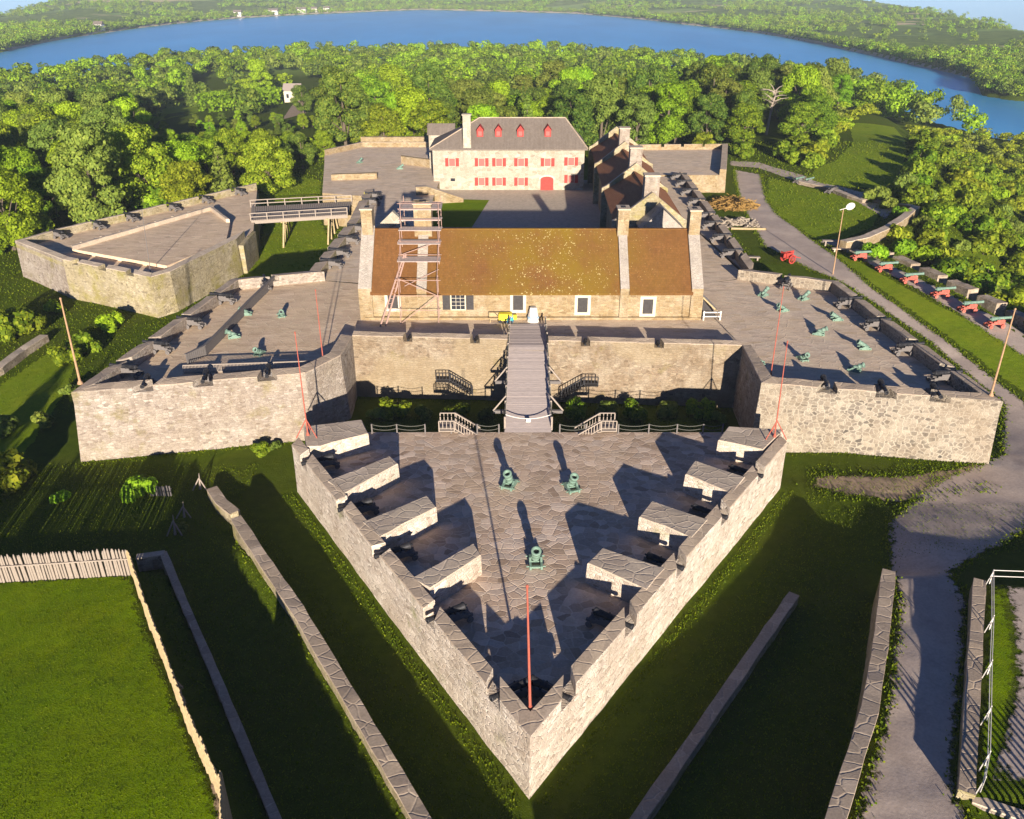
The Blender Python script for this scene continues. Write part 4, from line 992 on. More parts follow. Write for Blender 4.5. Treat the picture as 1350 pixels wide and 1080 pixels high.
# ------------------------------------------------------------------ guns
def cannon_proto(name,label,cat,barrel_m,car_m,wheel_m,L=2.7,s=1.0,group=None):
    """muzzle points along local +X"""
    r=thing(name,label,cat,(0,0,0),0,group)
    M=Matrix.Translation((0,0,.98*s))@Matrix.Rotation(-.035,4,'Y')
    R=.21*s
    prof=[(0,-1.02),(.05*s,-1.0),(.075*s,-.94),(.05*s,-.87),(.06*s,-.84),(R*1.15,-.80),(R*1.2,-.72),(R*1.06,-.70),(R,-.2),(R*.97,-.18),(R*1.02,-.14),(R*.92,-.12),(R*.80,.55),(R*.88,.58),(R*.78,.62),(R*.66,1.38),(R*.72,1.42),(R*.70,1.46),(R*.86,1.60),(R*.84,1.66),(R*.45,1.66),(R*.42,1.3),(0,1.3)]
    prof=[(a,b*L/2.7*1.0) for a,b in prof]
    m=MB(); m.lathe(prof,M,14); m.tube([(-.02,-.36*s,.95*s),(-.02,.36*s,.95*s)],.06*s,8)
    m.build('barrel',[barrel_m],r,smooth=True)
    m=MB()
    for y in (-.30*s,.30*s):
        pr=[(-1.05,.30),(-1.05,.48),(-.78,.48),(-.78,.62),(-.52,.62),(-.52,.76),(-.25,.76),(-.25,.92),(.45,.95),(.62,.86),(.62,.30),(.30,.30),(.12,.42),(-.45,.42),(-.62,.30)]
        pr=[(a*s*L/2.7,b*s) for a,b in pr]; n=len(pr)
        vs=[(a,y-.06*s,b) for a,b in pr]+[(a,y+.06*s,b) for a,b in pr]
        m.add(vs,[tuple(range(n))[::-1],tuple(range(n,2*n))]+[(i,(i+1)%n,n+(i+1)%n,n+i) for i in range(n)])
    m.box((.45*s*L/2.7,0,.60*s),(.12*s,.5*s,.5*s)); m.box((-.75*s*L/2.7,0,.40*s),(.5*s,.5*s,.12*s)); m.box((-.62*s*L/2.7,0,.62*s),(.5*s,.3*s,.10*s),0,None,0,.1)
    for x in (.42,-.80): m.tube([(x*s*L/2.7,-.58*s,.24*s),(x*s*L/2.7,.58*s,.24*s)],.075*s,8)
    m.build('carriage',[car_m],r)
    for x,rr in ((.42,.25),(-.80,.21)):
        for y in (-.50,.50):
            m=MB(); m.lathe([(0,-.06*s),(rr*.9*s,-.06*s),(rr*s,-.04*s),(rr*s,.04*s),(rr*.9*s,.06*s),(0,.06*s)],Matrix.Translation((x*s*L/2.7,y*s,.235*s))@Matrix.Rotation(PI/2,4,'Z'),14); m.lathe([(0,-.10*s),(.06*s,-.10*s),(.06*s,.10*s),(0,.10*s)],Matrix.Translation((x*s*L/2.7,y*s,.235*s))@Matrix.Rotation(PI/2,4,'Z'),8)
            m.build('wheel',[wheel_m],r)
    return r
def mortar_proto(name,label,cat,s=1.0,elev=55,group=None,bed=M_BRONZE):
    r=thing(name,label,cat,(0,0,0),0,group)
    M=Matrix.Translation((-.05*s,0,.42*s))@Matrix.Rotation(math.radians(-elev),4,'Y')
    prof=[(0,-.30),(.16,-.28),(.24,-.18),(.25,-.02),(.28,.0),(.28,.06),(.25,.08),(.25,.5),(.30,.54),(.30,.60),(.27,.62),(.27,.95),(.33,1.0),(.34,1.12),(.31,1.16),(.19,1.16),(.18,.5),(0,.45)]
    m=MB(); m.lathe([(a*s,b*s) for a,b in prof],M,18,0)
    m.lathe([(.176*s,.9*s),(.0,.9*s)],M,18,1)
    m.tube([(-.05*s,-.42*s,.42*s),(-.05*s,.42*s,.42*s)],.09*s,8)
    m.build('barrel',[M_BRONZE,M_IRON],r,smooth=True)
    m=MB()
    for y in (-.36*s,.36*s):
        pr=[(-.75,.0),(-.75,.24),(-.45,.30),(-.2,.52),(.12,.52),(.35,.32),(.75,.26),(.75,0)]; pr=[(a*s,b*s) for a,b in pr]; n=len(pr)
        vs=[(a,y-.07*s,b) for a,b in pr]+[(a,y+.07*s,b) for a,b in pr]
        m.add(vs,[tuple(range(n))[::-1],tuple(range(n,2*n))]+[(i,(i+1)%n,n+(i+1)%n,n+i) for i in range(n)])
    for x in (-.6,.0,.6): m.box((x*s,0,.12*s),(.14*s,.66*s,.14*s))
    m.build('bed',[bed],r)
    for x in (-.55,.55): m=MB(); m.tube([(x*s,-.62*s,.13*s),(x*s,.62*s,.13*s)],.05*s,6); m.build('carry_bolt',[bed],r)
    return r
GUN=cannon_proto('cannon','x','cannon',M_IRON,M_GREYWOOD,M_GREYWOOD,L=3.0,s=1.12)
REDG=cannon_proto('cannon','x','cannon',M_BRONZE,M_REDPAINT,M_REDPAINT,L=3.0,s=1.2)
GREENG=cannon_proto('cannon','x','cannon',M_BRONZE,M_GREYWOOD,M_GREYWOOD,L=2.7,s=1.1)
MOR=mortar_proto('mortar','x','mortar',1.1,58)
SMOR=mortar_proto('mortar','x','mortar',.85,30)
_used=set()
ORD=['first','second','third','fourth','fifth','sixth','seventh','eighth','ninth']
def put(proto,loc,rz,label,cat=None,group=None):
    o=proto if proto not in _used else copy_tree(proto)
    _used.add(proto)
    o.location=loc; o.rotation_euler=(0,0,rz); o['label']=label
    if group: o['group']=group
    elif 'group' in o: del o['group']
    return o
def gun_at(emb,T,label,group,back=1.9,proto=None):
    p,n=emb
    a=math.atan2(n.y,n.x); q=p-n*back
    return put(proto or GUN,(q.x,q.y,T),a,label,group=group)
def near(embs,px,py,z):
    w=W(px,py,z); return min(embs,key=lambda e:(e[0]-V2(w)).length)
for k,e in enumerate(dl): gun_at(near(DE,e[0],e[1],TD),T_DEMI,f'black cannon in the {ORD[k]} gap from the back, left wall of the pointed outwork','cannons of the pointed outwork',1.7)
for k,e in enumerate(dr): gun_at(near(DE,e[0],e[1],TD),T_DEMI,f'black cannon in the {ORD[k]} gap from the back, right wall of the pointed outwork','cannons of the pointed outwork',1.7)
def row(embs,pts,z,T,fmt,group,back=1.8):
    for k,e in enumerate(pts): gun_at(near(embs,e[0],e[1],z),T,fmt.format(ORD[k]),group,back)
row(SE_,[(187,508),(268,497),(352,490)],7.2,T_FORT,'dark cannon in the {} gap from the left, pale front of the left bastion','cannons of the left front bastion')
row(SE_,[(159,480),(200,449),(240,417),(282,386)],7.2,T_FORT,'dark cannon in the {} gap from the near tip, outer flank of left bastion','cannons of the left front bastion')
gun_at(near(SE_,347,360,7.2),T_FORT,'lone dark cannon in the short back wall of the left bastion','cannons of the left front bastion')
row(EE_,[(1089,503),(1167,511),(1240,520)],7.2,T_FORT,'dark cannon in the {} gap from the left, speckled front of right bastion','cannons of the right front bastion')
row(EE_,[(1135,391),(1174,419),(1214,451),(1262,488)],7.2,T_FORT,'dark cannon, {} from the back on the right bastion flank beside the gravel road','cannons of the right front bastion')
gun_at(near(EE_,1040,363,7.2),T_FORT,'lone dark cannon in the back wall of the right bastion, near the red cart','cannons of the right front bastion')
row(CE_,[(537,443),(626,445),(772,447),(869,449)],7.2,T_FORT,'dark cannon in the {} gap from the left of the wall crossed by the bridge','cannons of the curtain wall',1.3)
for o_ in list(COL.objects):
    if o_.get('group')=='cannons of the curtain wall': o_.scale=(.6,.6,.6)
row(WE_,[(415,342),(428,328),(440,311),(452,296),(470,262),(474,254)],7.1,T_FORT,'grey cannon, {} from the front on the left rampart by the footbridge','cannons of the left rampart',2.2)
row(RE_,[(907,229),(914,238),(922,249),(932,262),(945,280),(954,292),(967,309),(982,329)],7.1,T_FORT,'grey cannon, {} from the back in the row beside the steep brown gabled roofs','cannons of the right rampart',2.0)
row(RV_,[(66,303),(119,290),(163,280),(219,267),(262,257),(305,247)],5.8,T_RAV,'dark cannon, {} from the left along the far wall of the detached left outwork','cannons of the detached outwork',1.9)
# mortars
put(MOR,W(672,640,T_DEMI),math.radians(-110),'left of the two rear green bronze mortars on the flagstones of the pointed outwork',group='mortars on the pointed outwork')
put(MOR,W(753,644,T_DEMI),math.radians(-72),'right of the two rear green bronze mortars on the flagstones of the pointed outwork',group='mortars on the pointed outwork')
put(MOR,W(706,742,T_DEMI),math.radians(-88),'green bronze mortar standing alone nearest the tip of the pointed outwork',group='mortars on the pointed outwork')
for (x,y,a,l) in ((325,415,190,'green mortar beside the brown board fence, back left of the left bastion'),(371,417,-70,'green mortar in the middle of the left bastion paving, back right'),(309,445,200,'green mortar close to the front end of the board fence on the left bastion'),(342,467,-100,'green mortar just behind the sunken railing on the left bastion')):
    put(SMOR,W(x,y,T_FORT),math.radians(a),l,group='mortars on the left bastion')
for (x,y,a,l) in ((1006,390,40,'green mortar at the back left corner of the right bastion paving'),(1059,395,30,'green mortar near the back wall gap of the right bastion'),(1032,410,200,'small dark mortar beside the red pole on the right bastion'),(1103,422,185,'pale topped mortar nearest the back of the right bastion flank'),(1079,441,-20,'green mortar in the centre of the right bastion paving'),(1139,460,180,'pale green mortar, middle one facing the right bastion flank'),(1058,474,-80,'green mortar just behind the front shade of the right bastion, left of centre'),(1126,489,-30,'green mortar half in the front shade of the right bastion, right of centre'),(1000,480,170,'pale green gun barrel at the left edge of the right bastion')):
    put(SMOR,W(x,y,T_FORT),math.radians(a),l,group='mortars on the right bastion')
for k,(x,y) in enumerate(((1133,339),(1166,354),(1199,369),(1240,388),(1276,407),(1312,428))):
    p=WT(x,y+4,.06); put(REDG,p,math.radians(8),f'green cannon on red carriage, {ORD[k]} from the back above the shrubby slope',group='red carriage cannons on the open battery')
for (x,y,l) in ((1052,240,'green cannon on the battery lawn, left one of the pair by the low wall'),(1065,241,'green cannon on the battery lawn, right one of the pair by the low wall')):
    put(GREENG,WT(x,y+2,.05),math.radians(35),l,group='green cannons on the battery lawn')
put(GUN,WT(1094,255,.05),math.radians(40),'dark cannon on the battery lawn beside the low rubble breastwork',group='cannons on the battery lawn')
# low blocks in front of each red carriage gun
xs=[WT(1120,331),WT(1153,340),WT(1187,355),WT(1222,372),WT(1262,392),WT(1298,412),WT(1340,436),WT(1400,468)]
for k in range(7):
    a,b=xs[k],xs[k+1]; d=(b-a); a2=a+d*.20+Vector((2.4,.9,0)); b2=a+d*.88+Vector((2.4,.9,0))
    m=MB(); z=min(z1(a2.x,a2.y),z1(b2.x,b2.y)); m.strip_prism(a2,b2,b2+Vector((1.6,.3,0)),a2+Vector((1.6,.3,0)),z-1.5,max(z1(a.x,a.y),z1(b.x,b.y))+.32,max(z1(a.x,a.y),z1(b.x,b.y))+.32,1,.06)
    o=m.build('parapet_block',[M_WALL],None,origin=(a2.x,a2.y,z)); tag(o,f'low grey stone breastwork block, {ORD[k]} from the back along the red carriage guns','wall','breastwork blocks of the open battery')
# ------------------------------------------------------------------ poles
def pole(label,base,top,Zb,mat,r=.09,name='flagpole',stays=False):
    b=W(base[0],base[1],Zb); t=WY(top[0],top[1],b.y)
    P=thing(name,label,'flagpole',tuple(b))
    m=MB(); h=t.z-b.z; n=6
    m.tube([(b.x+(t.x-b.x)*k/n,b.y,b.z+h*k/n) for k in range(n+1)],[r*(1-.45*k/n) for k in range(n+1)],8); m.build('shaft',[mat],P)
    m=MB(); m.lathe([(0,-.02),(r*2.4,0),(r*2.4,.06),(r*1.4,.28),(r*1.1,.34)],Matrix.Translation(b)@Matrix.Rotation(-PI/2,4,'Y'),10); m.build('foot',[mat],P)
    m=MB(); m.lathe([(0,-.02),(r*.9,.02),(r*1.0,.10),(r*.6,.18),(0,.2)],Matrix.Translation((t.x,b.y,t.z))@Matrix.Rotation(-PI/2,4,'Y'),8); m.build('finial',[mat],P)
    if stays:
        m=MB()
        for s in ((-.9,-.5),(.9,-.5),(0,.9)): m.tube([(b.x+s[0],b.y+s[1],b.z),(b.x,b.y,b.z+1.6)],.05,6)
        m.build('braces',[mat],P)
    return P
pole('tall red pole at the tip of the pointed outwork',(699,936),(695,775),TD-.35,M_REDPOLE,.085)
pole('thin red pole above the left end block of the pointed outwork',(406,574),(389,440),TD,M_REDPOLE,.065,stays=True)
pole('thin red pole standing at the inner corner of the left bastion rail',(427,484),(416,384),T_FORT,M_REDPOLE,.06)
pole('thin red pole above the right end block of the pointed outwork',(1021,576),(1038,452),TD,M_REDPOLE,.065,stays=True)
pole('thin red pole at the left corner of the right bastion front',(1016,496),(1033,380),T_FORT,M_REDPOLE,.06)
pole('rusty tan pole at the outer tip of the right bastion',(1306,522),(1338,409),7.1,M_TANPOLE,.10)
pole('rusty tan pole at the outer tip of the left bastion',(106,506),(80,395),7.1,M_TANPOLE,.11)
pole('faint thin pole inside the detached left outwork',(199,362),(187,278),T_RAV,M_GREYWOOD,.06)
lb=WT(1098,362,.0); LP=thing('lamp_post','slim tan lamp post with white round disc lamp beside the stone benches','lamp',tuple(lb))
t=WY(1112,276,lb.y); m=MB(); m.tube([(lb.x,lb.y,lb.z),(t.x,lb.y,t.z)],[.09,.06],8); m.build('post',[M_TANPOLE],LP)
m=MB(); m.tube([(t.x-.5,lb.y,t.z-.1),(t.x,lb.y,t.z+.05),(t.x+.5,lb.y-.1,t.z+.25)],.05,6); m.build('arm',[M_WHITEP],LP)
m=MB(); m.lathe([(0,-.10),(.38,-.08),(.60,-.02),(.62,.03),(.4,.08),(0,.10)],Matrix.Translation((t.x+.85,lb.y-.15,t.z+.45))@Matrix.Rotation(-PI/2,4,'Z')@Matrix.Rotation(.4,4,'Y'),18); m.build('lamp_disc',[M_WHITEP],LP)
# picnic style stone benches
def bench(label,px,py,L,rz,mat=M_PALEWOOD,name='bench',cat='bench',h=.5):
    p=WT(px,py); B_=thing(name,label,cat,tuple(p)); c=math.cos(rz);s=math.sin(rz)
    m=MB(); m.box((p.x,p.y,p.z+h),(L,.75,.12),rz); m.build('seat',[mat],B_)
    for k in (-.36,.36):
        m=MB(); m.box((p.x+c*L*k,p.y+s*L*k,p.z+h/2-.03),(.22,.6,h-.06),rz); m.build('leg',[mat],B_)
bench('long grey plank table at the foot of the lamp post',1098,324,3.6,-.05,M_PALEWOOD,'table','table',.85)
bench('lower pale stone bench just in front of the plank table by the lamp',1108,332,2.8,-.05,M_CAPL)
bench('pale bench in the shaded grass patch by the right rampart',990,343,2.6,-.1,M_PALEWOOD)
# red cart
p=WT(1038,346); RC=thing('cart','bright red two wheeled cart parked on the grass beside the road','cart',tuple(p))
m=MB(); m.box((p.x,p.y,p.z+.95),(2.0,1.3,.16),.5); m.box((p.x-.2,p.y-.5,p.z+1.3),(1.9,.1,.6),.5); m.box((p.x+.25,p.y+.55,p.z+1.3),(1.9,.1,.6),.5); m.box((p.x-.8,p.y-.35,p.z+1.35),(.12,1.3,.7),.5); m.build('body',[M_SHUTTER],RC)
for s in (-1,1):
    m=MB(); M=Matrix.Translation((p.x-s*.42,p.y+s*.75,p.z+.7))@Matrix.Rotation(.5+PI/2,4,'Z')
    m.lathe([(.52,-.05),(.7,-.05),(.7,.05),(.52,.05),(.52,-.05)],M,20); m.lathe([(0,-.1),(.12,-.1),(.12,.1),(0,.1)],M,10)
    for k in range(6):
        a=k*PI/3; m.beam(M@Vector((0,.1*math.cos(a),.1*math.sin(a))),M@Vector((0,.56*math.cos(a),.56*math.sin(a))),.07)
    m.build('wheel',[M_SHUTTER],RC)
m=MB(); m.beam((p.x+.8,p.y+.4,p.z+.85),(p.x+2.3,p.y+1.1,p.z+.35),.12); m.build('shaft',[M_SHUTTER],RC)
# brush pile and logs
def brush(label,px,py,rx,ry,h,n,mat,name,cat,thick=.05):
    p=WT(px,py); m=MB()
    for k in range(n):
        a=random.uniform(0,2*PI); r=math.sqrt(random.random()); x=p.x+rx*r*math.cos(a); y=p.y+ry*r*math.sin(a); z=p.z+h*(1-r*r)*random.random()+.1
        d=Vector((random.uniform(-1,1),random.uniform(-1,1),random.uniform(-.15,.5))).normalized()*random.uniform(.5,1.6)
        m.beam((x-d.x,y-d.y,z-d.z*.3),(x+d.x,y+d.y,z+d.z*.6),random.uniform(.6,1.4)*thick)
    o=m.build(name,[mat],None,origin=tuple(p)); tag(o,label,cat)
brush('orange brown heap of dry brush beside the right rampart wall',966,272,4.6,4.0,1.9,420,M_STRAW,'brush_pile','brush heap',.09)
brush('pale heap of cut logs and rubble just in front of the dry brush heap',972,296,3.6,2.8,.8,110,M_PALEBARK,'log_pile','log pile',.22)
p=WT(985,303); m=MB(); m.tube([(p.x-2.8,p.y,p.z+.2),(p.x+3.2,p.y-.3,p.z+.2)],.2,8); o=m.build('timber_log',[M_TANWOOD],None,origin=tuple(p)); tag(o,'long straight log lying on the gravel below the log heap','log')
# ------------------------------------------------------------------ foot bridge in front
ZB0,ZB1=T_DEMI+.12,T_FORT+.08
bl0,br0=W(666,563,ZB0),W(727,563,ZB0); bl1,br1=W(673,428,ZB1),W(718,428,ZB1)
FB=thing('foot_bridge','wide plank foot bridge climbing from the pointed outwork to the front barracks','bridge',((bl0.x+br0.x)/2,bl0.y,T_DEMI))
ybr=[66.35,79.2,86.6]
def bpt(s,y,dz=0):
    t=(y-bl0.y)/(80.0-bl0.y); t=min(t,1.0); x0=bl0.x if s<0 else br0.x; x1=bl1.x-.05 if s<0 else br1.x+.05
    return Vector((x0+(x1-x0)*min(1,(y-bl0.y)/(bl1.y-bl0.y)),y,ZB0+(ZB1-ZB0)*t+dz))
m=MB(); y=66.2
while y<86.5:
    a,b=bpt(-1,y+.15),bpt(1,y+.15); j=random.uniform(-.06,.06)
    m.box(((a.x+b.x)/2+j,y+.15,(a.z+b.z)/2+random.uniform(-.012,.012)),(b.x-a.x,.275,.08),0,None,math.atan((ZB1-ZB0)/(80-bl0.y)) if y<80 else 0); y+=.30
m.build('deck',[M_DECK],FB)
m=MB()
for s in (-.9,-.3,.3,.9):
    def q(yy): a,b=bpt(-1,yy,-.3),bpt(1,yy,-.3); return a.lerp(b,.5+s*.5)
    m.beam(q(66.7),q(79.6),.25,.34)
m.build('girders',[M_GREYWOOD],FB)
for yy in (70.2,74.8):
    m=MB(); a,b=bpt(-1,yy,-.55),bpt(1,yy,-.55)
    m.beam(a+Vector((-1.2,0,0)),b+Vector((1.2,0,0)),.3)
    for t in (.1,.5,.9):
        p=a.lerp(b,t); m.beam(p,(p.x,p.y,0),.3)
    m.build('trestle',[M_GREYWOOD],FB)
    for s,e in ((-1,a),(1,b)):
        m=MB(); top=bpt(s,yy,1.15); m.beam(top,(e.x+s*1.25,yy,e.z+.1),.13); m.build('outrigger_brace',[M_PALEWOOD],FB)
for s in (-1,1):
    ysp=np.linspace(bl0.y-.1,86.0,9)
    for yy in ysp:
        m=MB(); p=bpt(s,yy); m.box((p.x+s*.02,p.y,p.z+.45),(.16,.16,1.4)); m.build('post',[M_PALEWOOD],FB)
    for k,h in enumerate((1.05,.72,.40)):
        m=MB(); pts=[]
        for i in range(8):
            for t in np.linspace(0,1,6)[:-1]:
                yy=ysp[i]+(ysp[i+1]-ysp[i])*t; pts.append(bpt(s,yy,h-.16*4*t*(1-t)*(.6 if k else 1)))
        pts.append(bpt(s,ysp[-1],h)); m.tube(pts,.035 if k else .05,5); m.build('rope_rail',[M_ROPE],FB)
# chain with small sign across the foot of the bridge
ch=thing('chain_barrier','sagging pale chain with a small white sign across the lower end of the foot bridge','chain',tuple(W(697,552,ZB0)))
a,b=bpt(-1,bl0.y+.5,.95),bpt(1,bl0.y+.5,.95); m=MB(); m.tube([a.lerp(b,t)+Vector((0,0,-.45*4*t*(1-t))) for t in np.linspace(0,1,13)],.04,6); m.build('chain',[M_WHITEP],ch)
m=MB(); c=a.lerp(b,.5); m.box((c.x,c.y-.05,c.z-.62),(.42,.04,.34)); m.build('sign',[M_WHITEP],ch)
# rope fence along the back edge of the outwork
RF=thing('rope_fence','low post and rope fence along the back edge of the pointed outwork','fence',(2,66.2,T_DEMI))
fx_=[-12.9,-10.6,-8.0,-5.6,-3.2,-1.2,None,4.4,6.8,9.8,12.6,15.2,17.6,19.4]
prev=None
for x in fx_:
    if x is None: prev=None; continue
    m=MB(); m.box((x,66.15,T_DEMI+.5),(.12,.12,1.0)); m.build('post',[M_GREYWOOD],RF)
    if prev is not None and not(-8.1<prev<-5.5) and not (6.7<prev<9.7):
        for h in (.95,.55):
            m=MB(); m.tube([(prev+(x-prev)*t,66.15,T_DEMI+h-.2*4*t*(1-t)) for t in np.linspace(0,1,9)],.03,5); m.build('rope',[M_ROPE],RF)
    prev=x
# stair heads of pale wood down into the ditch
def stairhead(label,x0,dirx,y0,zt_,mat,steps=7,run=2.3,name='ditch_stairs'):
    S=thing(name,label,'stairs',(x0,y0,zt_)); m=MB()
    m.box((x0-dirx*.7,y0+.9,zt_+.04),(1.5,1.7,.1))
    for k in range(steps): m.box((x0+dirx*(k+.5)*run/steps,y0+.9,zt_-.1-k*.22),(run/steps+.05,1.5,.07))
    m.build('treads',[mat],S)
    for yy in (y0+.1,y0+1.7):
        m=MB()
        for xx,zz in ((x0-dirx*1.4,0),(x0,0),(x0+dirx*run,-.22*steps)): m.box((xx,yy,zt_+zz+.5),(.10,.10,1.05))
        m.beam((x0-dirx*1.4,yy,zt_+1.08),(x0,yy,zt_+1.08),.10,.08); m.beam((x0,yy,zt_+1.08),(x0+dirx*run,yy,zt_+1.08-.22*steps),.14,.10)
        m.beam((x0-dirx*1.4,yy,zt_+.3),(x0,yy,zt_+.3),.08); m.beam((x0,yy,zt_+.3),(x0+dirx*run,yy,zt_+.3-.22*steps),.08)
        for k in range(4): xx=x0-dirx*(1.4-.35*k); m.box((xx,yy,zt_+.7),(.07,.05,.75))
        for k in range(9):
            t=(k+.5)/9; m.box((x0+dirx*run*t,yy,zt_+.7-.22*steps*t),(.07,.05,.75))
        m.build('railing',[mat],S)
stairhead('pale wooden stair with railings into the ditch, left of the foot bridge',-5.3,1,65.9,T_DEMI+.3,M_PALEWOOD)
stairhead('pale wooden stair with railings into the ditch, right of the foot bridge',8.2,-1,65.9,T_DEMI+.3,M_PALEWOOD)
stairhead('dark iron railed stair against the buff wall, left of the foot bridge',-6.6,1,78.3,2.6,M_IRON,7,2.4,'wall_stairs')
stairhead('dark iron railed stair against the buff wall, right of the foot bridge',7.6,-1,77.3,2.6,M_IRON,7,2.4,'wall_stairs')
# things in front of the barracks door
def dz(px,py): p=WY(px,py,87.45); return Vector((p.x,p.y,T_FORT))
p=dz(656,413); B_=thing('bench','pinkish wooden bench against the buff barracks wall','bench',tuple(p)); m=MB(); m.box((p.x,p.y,T_FORT+.48),(2.0,.5,.08)); m.build('seat',[M_TANWOOD],B_); m=MB(); m.box((p.x,p.y+.26,T_FORT+.8),(2.0,.07,.5)); m.build('backrest',[M_TANWOOD],B_)
for s in (-.85,.85): m=MB(); m.box((p.x+s,p.y,T_FORT+.22),(.1,.45,.44)); m.build('leg',[M_TANWOOD],B_)
p=dz(657,417); p.x+=.8; B_=thing('utility_cart','yellow wheeled tub cart in front of the barracks wall','cart',tuple(p)); m=MB(); m.prism([(p.x-.75,p.y-.4),(p.x+.75,p.y-.4),(p.x+.75,p.y+.4),(p.x-.75,p.y+.4)],T_FORT+.3,T_FORT+1.05); m.box((p.x+1.05,p.y,T_FORT+.6),(.5,.5,.5)); m.build('tub',[M_YELLOW],B_)
for s in (-.6,.6): m=MB(); m.lathe([(0,-.05),(.2,-.05),(.2,.05),(0,.05)],Matrix.Translation((p.x+s,p.y-.42,T_FORT+.2))@Matrix.Rotation(PI/2,4,'Z'),12); m.build('wheel',[M_IRON],B_)
m=MB(); m.beam((p.x-.8,p.y,T_FORT+.7),(p.x-1.2,p.y,T_FORT+1.1),.06); m.build('handle',[M_IRON],B_)
p=dz(672,419); B_=thing('barrel','round blue and teal barrel beside the yellow cart','barrel',tuple(p)); m=MB(); m.lathe([(0,0),(.42,.02),(.5,.3),(.5,.55),(.42,.85),(0,.9)],Matrix.Translation(p)@Matrix.Rotation(-PI/2,4,'Y'),16); m.build('body',[M_BLUE],B_,smooth=True); m=MB(); m.lathe([(.515,.32),(.53,.34),(.53,.52),(.515,.54)],Matrix.Translation(p)@Matrix.Rotation(-PI/2,4,'Y'),16); m.build('band',[M_TEAL],B_); m=MB(); m.lathe([(.3,.88),(.3,.96),(0,.97)],Matrix.Translation(p)@Matrix.Rotation(-PI/2,4,'Y'),16); m.build('lid',[M_WHITEP],B_)
p=dz(703,417); B_=thing('covered_stack','white and pale blue wrapped stack to the right of the middle barracks window','bundle',tuple(p)); m=MB()
m.sheet(lambda u,v:(p.x+(.62-.22*v+.06*math.sin(9*u*PI+3*v))*math.cos(2*PI*u),p.y+(.5-.2*v)*math.sin(2*PI*u),T_FORT+1.75*v),24,8); m.add([(p.x+.4*math.cos(a),p.y+.3*math.sin(a),T_FORT+1.75) for a in np.linspace(0,2*PI,12)[:-1]],[tuple(range(11))]); m.build('wrap',[M_WHITEP],B_)
m=MB(); m.lathe([(.66,.5),(.66,.7),(.6,.72)],Matrix.Translation(p)@Matrix.Rotation(-PI/2,4,'Y'),16); m.build('blue_strap',[plain('pale_blue_cloth',(.35,.5,.65),.8,.1)],B_)
# plank ramp area
# ------------------------------------------------------------------ timber footbridge on the left
LB=thing('footbridge','silvery timber footbridge on tall trestles between the left outwork and the rampart','bridge',(-33,136,0))
za=4.9
f0,f1=W(331,291,za),W(458,283,za); g0,g1=W(331,273,za),W(464,266,za)
m=MB(); n=46
for k in range(n):
    t=(k+.5)/n; a=f0.lerp(f1,t);b=g0.lerp(g1,t); c=(a+b)/2; m.box(c,((f1-f0).length/n-.03,(b-a).length,.1),math.atan2((b-a).y,(b-a).x)-PI/2)
m.build('deck',[M_PALEWOOD],LB)
m=MB(); m.beam(f0+Vector((0,0,-.3)),f1+Vector((0,0,-.3)),.25,.5); m.beam(g0+Vector((0,0,-.3)),g1+Vector((0,0,-.3)),.25,.5); m.build('girders',[M_PALEWOOD],LB)
for a,b in ((f0,f1),(g0,g1)):
    for k in range(7):
        p=a.lerp(b,k/6); m=MB(); m.box((p.x,p.y,za+.6),(.16,.16,1.3)); m.build('post',[M_PALEWOOD],LB)
    for h in (.6,1.2):
        m=MB(); m.beam(a+Vector((0,0,h)),b+Vector((0,0,h)),.12,.14); m.build('rail',[M_PALEWOOD],LB)
for t in (.33,.8):
    a=f0.lerp(f1,t);b=g0.lerp(g1,t); m=MB()
    for s in np.linspace(0,1,4):
        p=a.lerp(b,s); m.beam((p.x,p.y,za-.4),(p.x+(s-.5)*.9,p.y+(s-.5)*1.2,0),.26)
    m.beam((a.x-.3,a.y-.4,za-.5),(b.x+.3,b.y+.4,za-.5),.28); m.beam((a.x,a.y,za-.7),(b.x,b.y,1.2),.12)
    m.build('trestle',[M_TANWOOD],LB)
# ------------------------------------------------------------------ boards, rails and fences
BF=thing('board_fence','brown board wall crossing the left bastion behind its outer cannons','fence',tuple(W(245,480,T_FORT)))
pts=[W(247,481,T_FORT),W(272,469,T_FORT),W(300,440,T_FORT),W(330,408,T_FORT),W(364,374,T_FORT)]
m=MB()
for a,b in zip(pts[:-1],pts[1:]):
    L=(b-a).length; n=int(L/.24)
    for k in range(n):
        p=a.lerp(b,(k+.5)/n); m.box((p.x,p.y,T_FORT+.55+random.uniform(-.03,.03)),(.21,.07,1.1),math.atan2((b-a).y,(b-a).x))
m.build('boards',[M_GREYWOOD],BF)
m=MB()
for a,b in zip(pts[:-1],pts[1:]): m.beam(a+Vector((0,0,1.14)),b+Vector((0,0,1.14)),.3,.08)
m.build('cap_rail',[M_GREYWOOD],BF)
PR=thing('pit_railing','long railing of fine pale pickets along the front of the left bastion','fence',tuple(W(300,488,T_FORT)))
a=W(243,493,T_FORT);b=W(442,486,T_FORT); m=MB(); n=110
for k in range(n):
    p=a.lerp(b,k/(n-1)); m.box((p.x,p.y,T_FORT+.45),(.05,.05,.9))
m.build('pickets',[M_PALEWOOD],PR)
for h in (.12,.92):
    m=MB(); m.beam(a+Vector((0,0,h)),b+Vector((0,0,h)),.12,.08); m.build('rail',[M_PALEWOOD],PR)
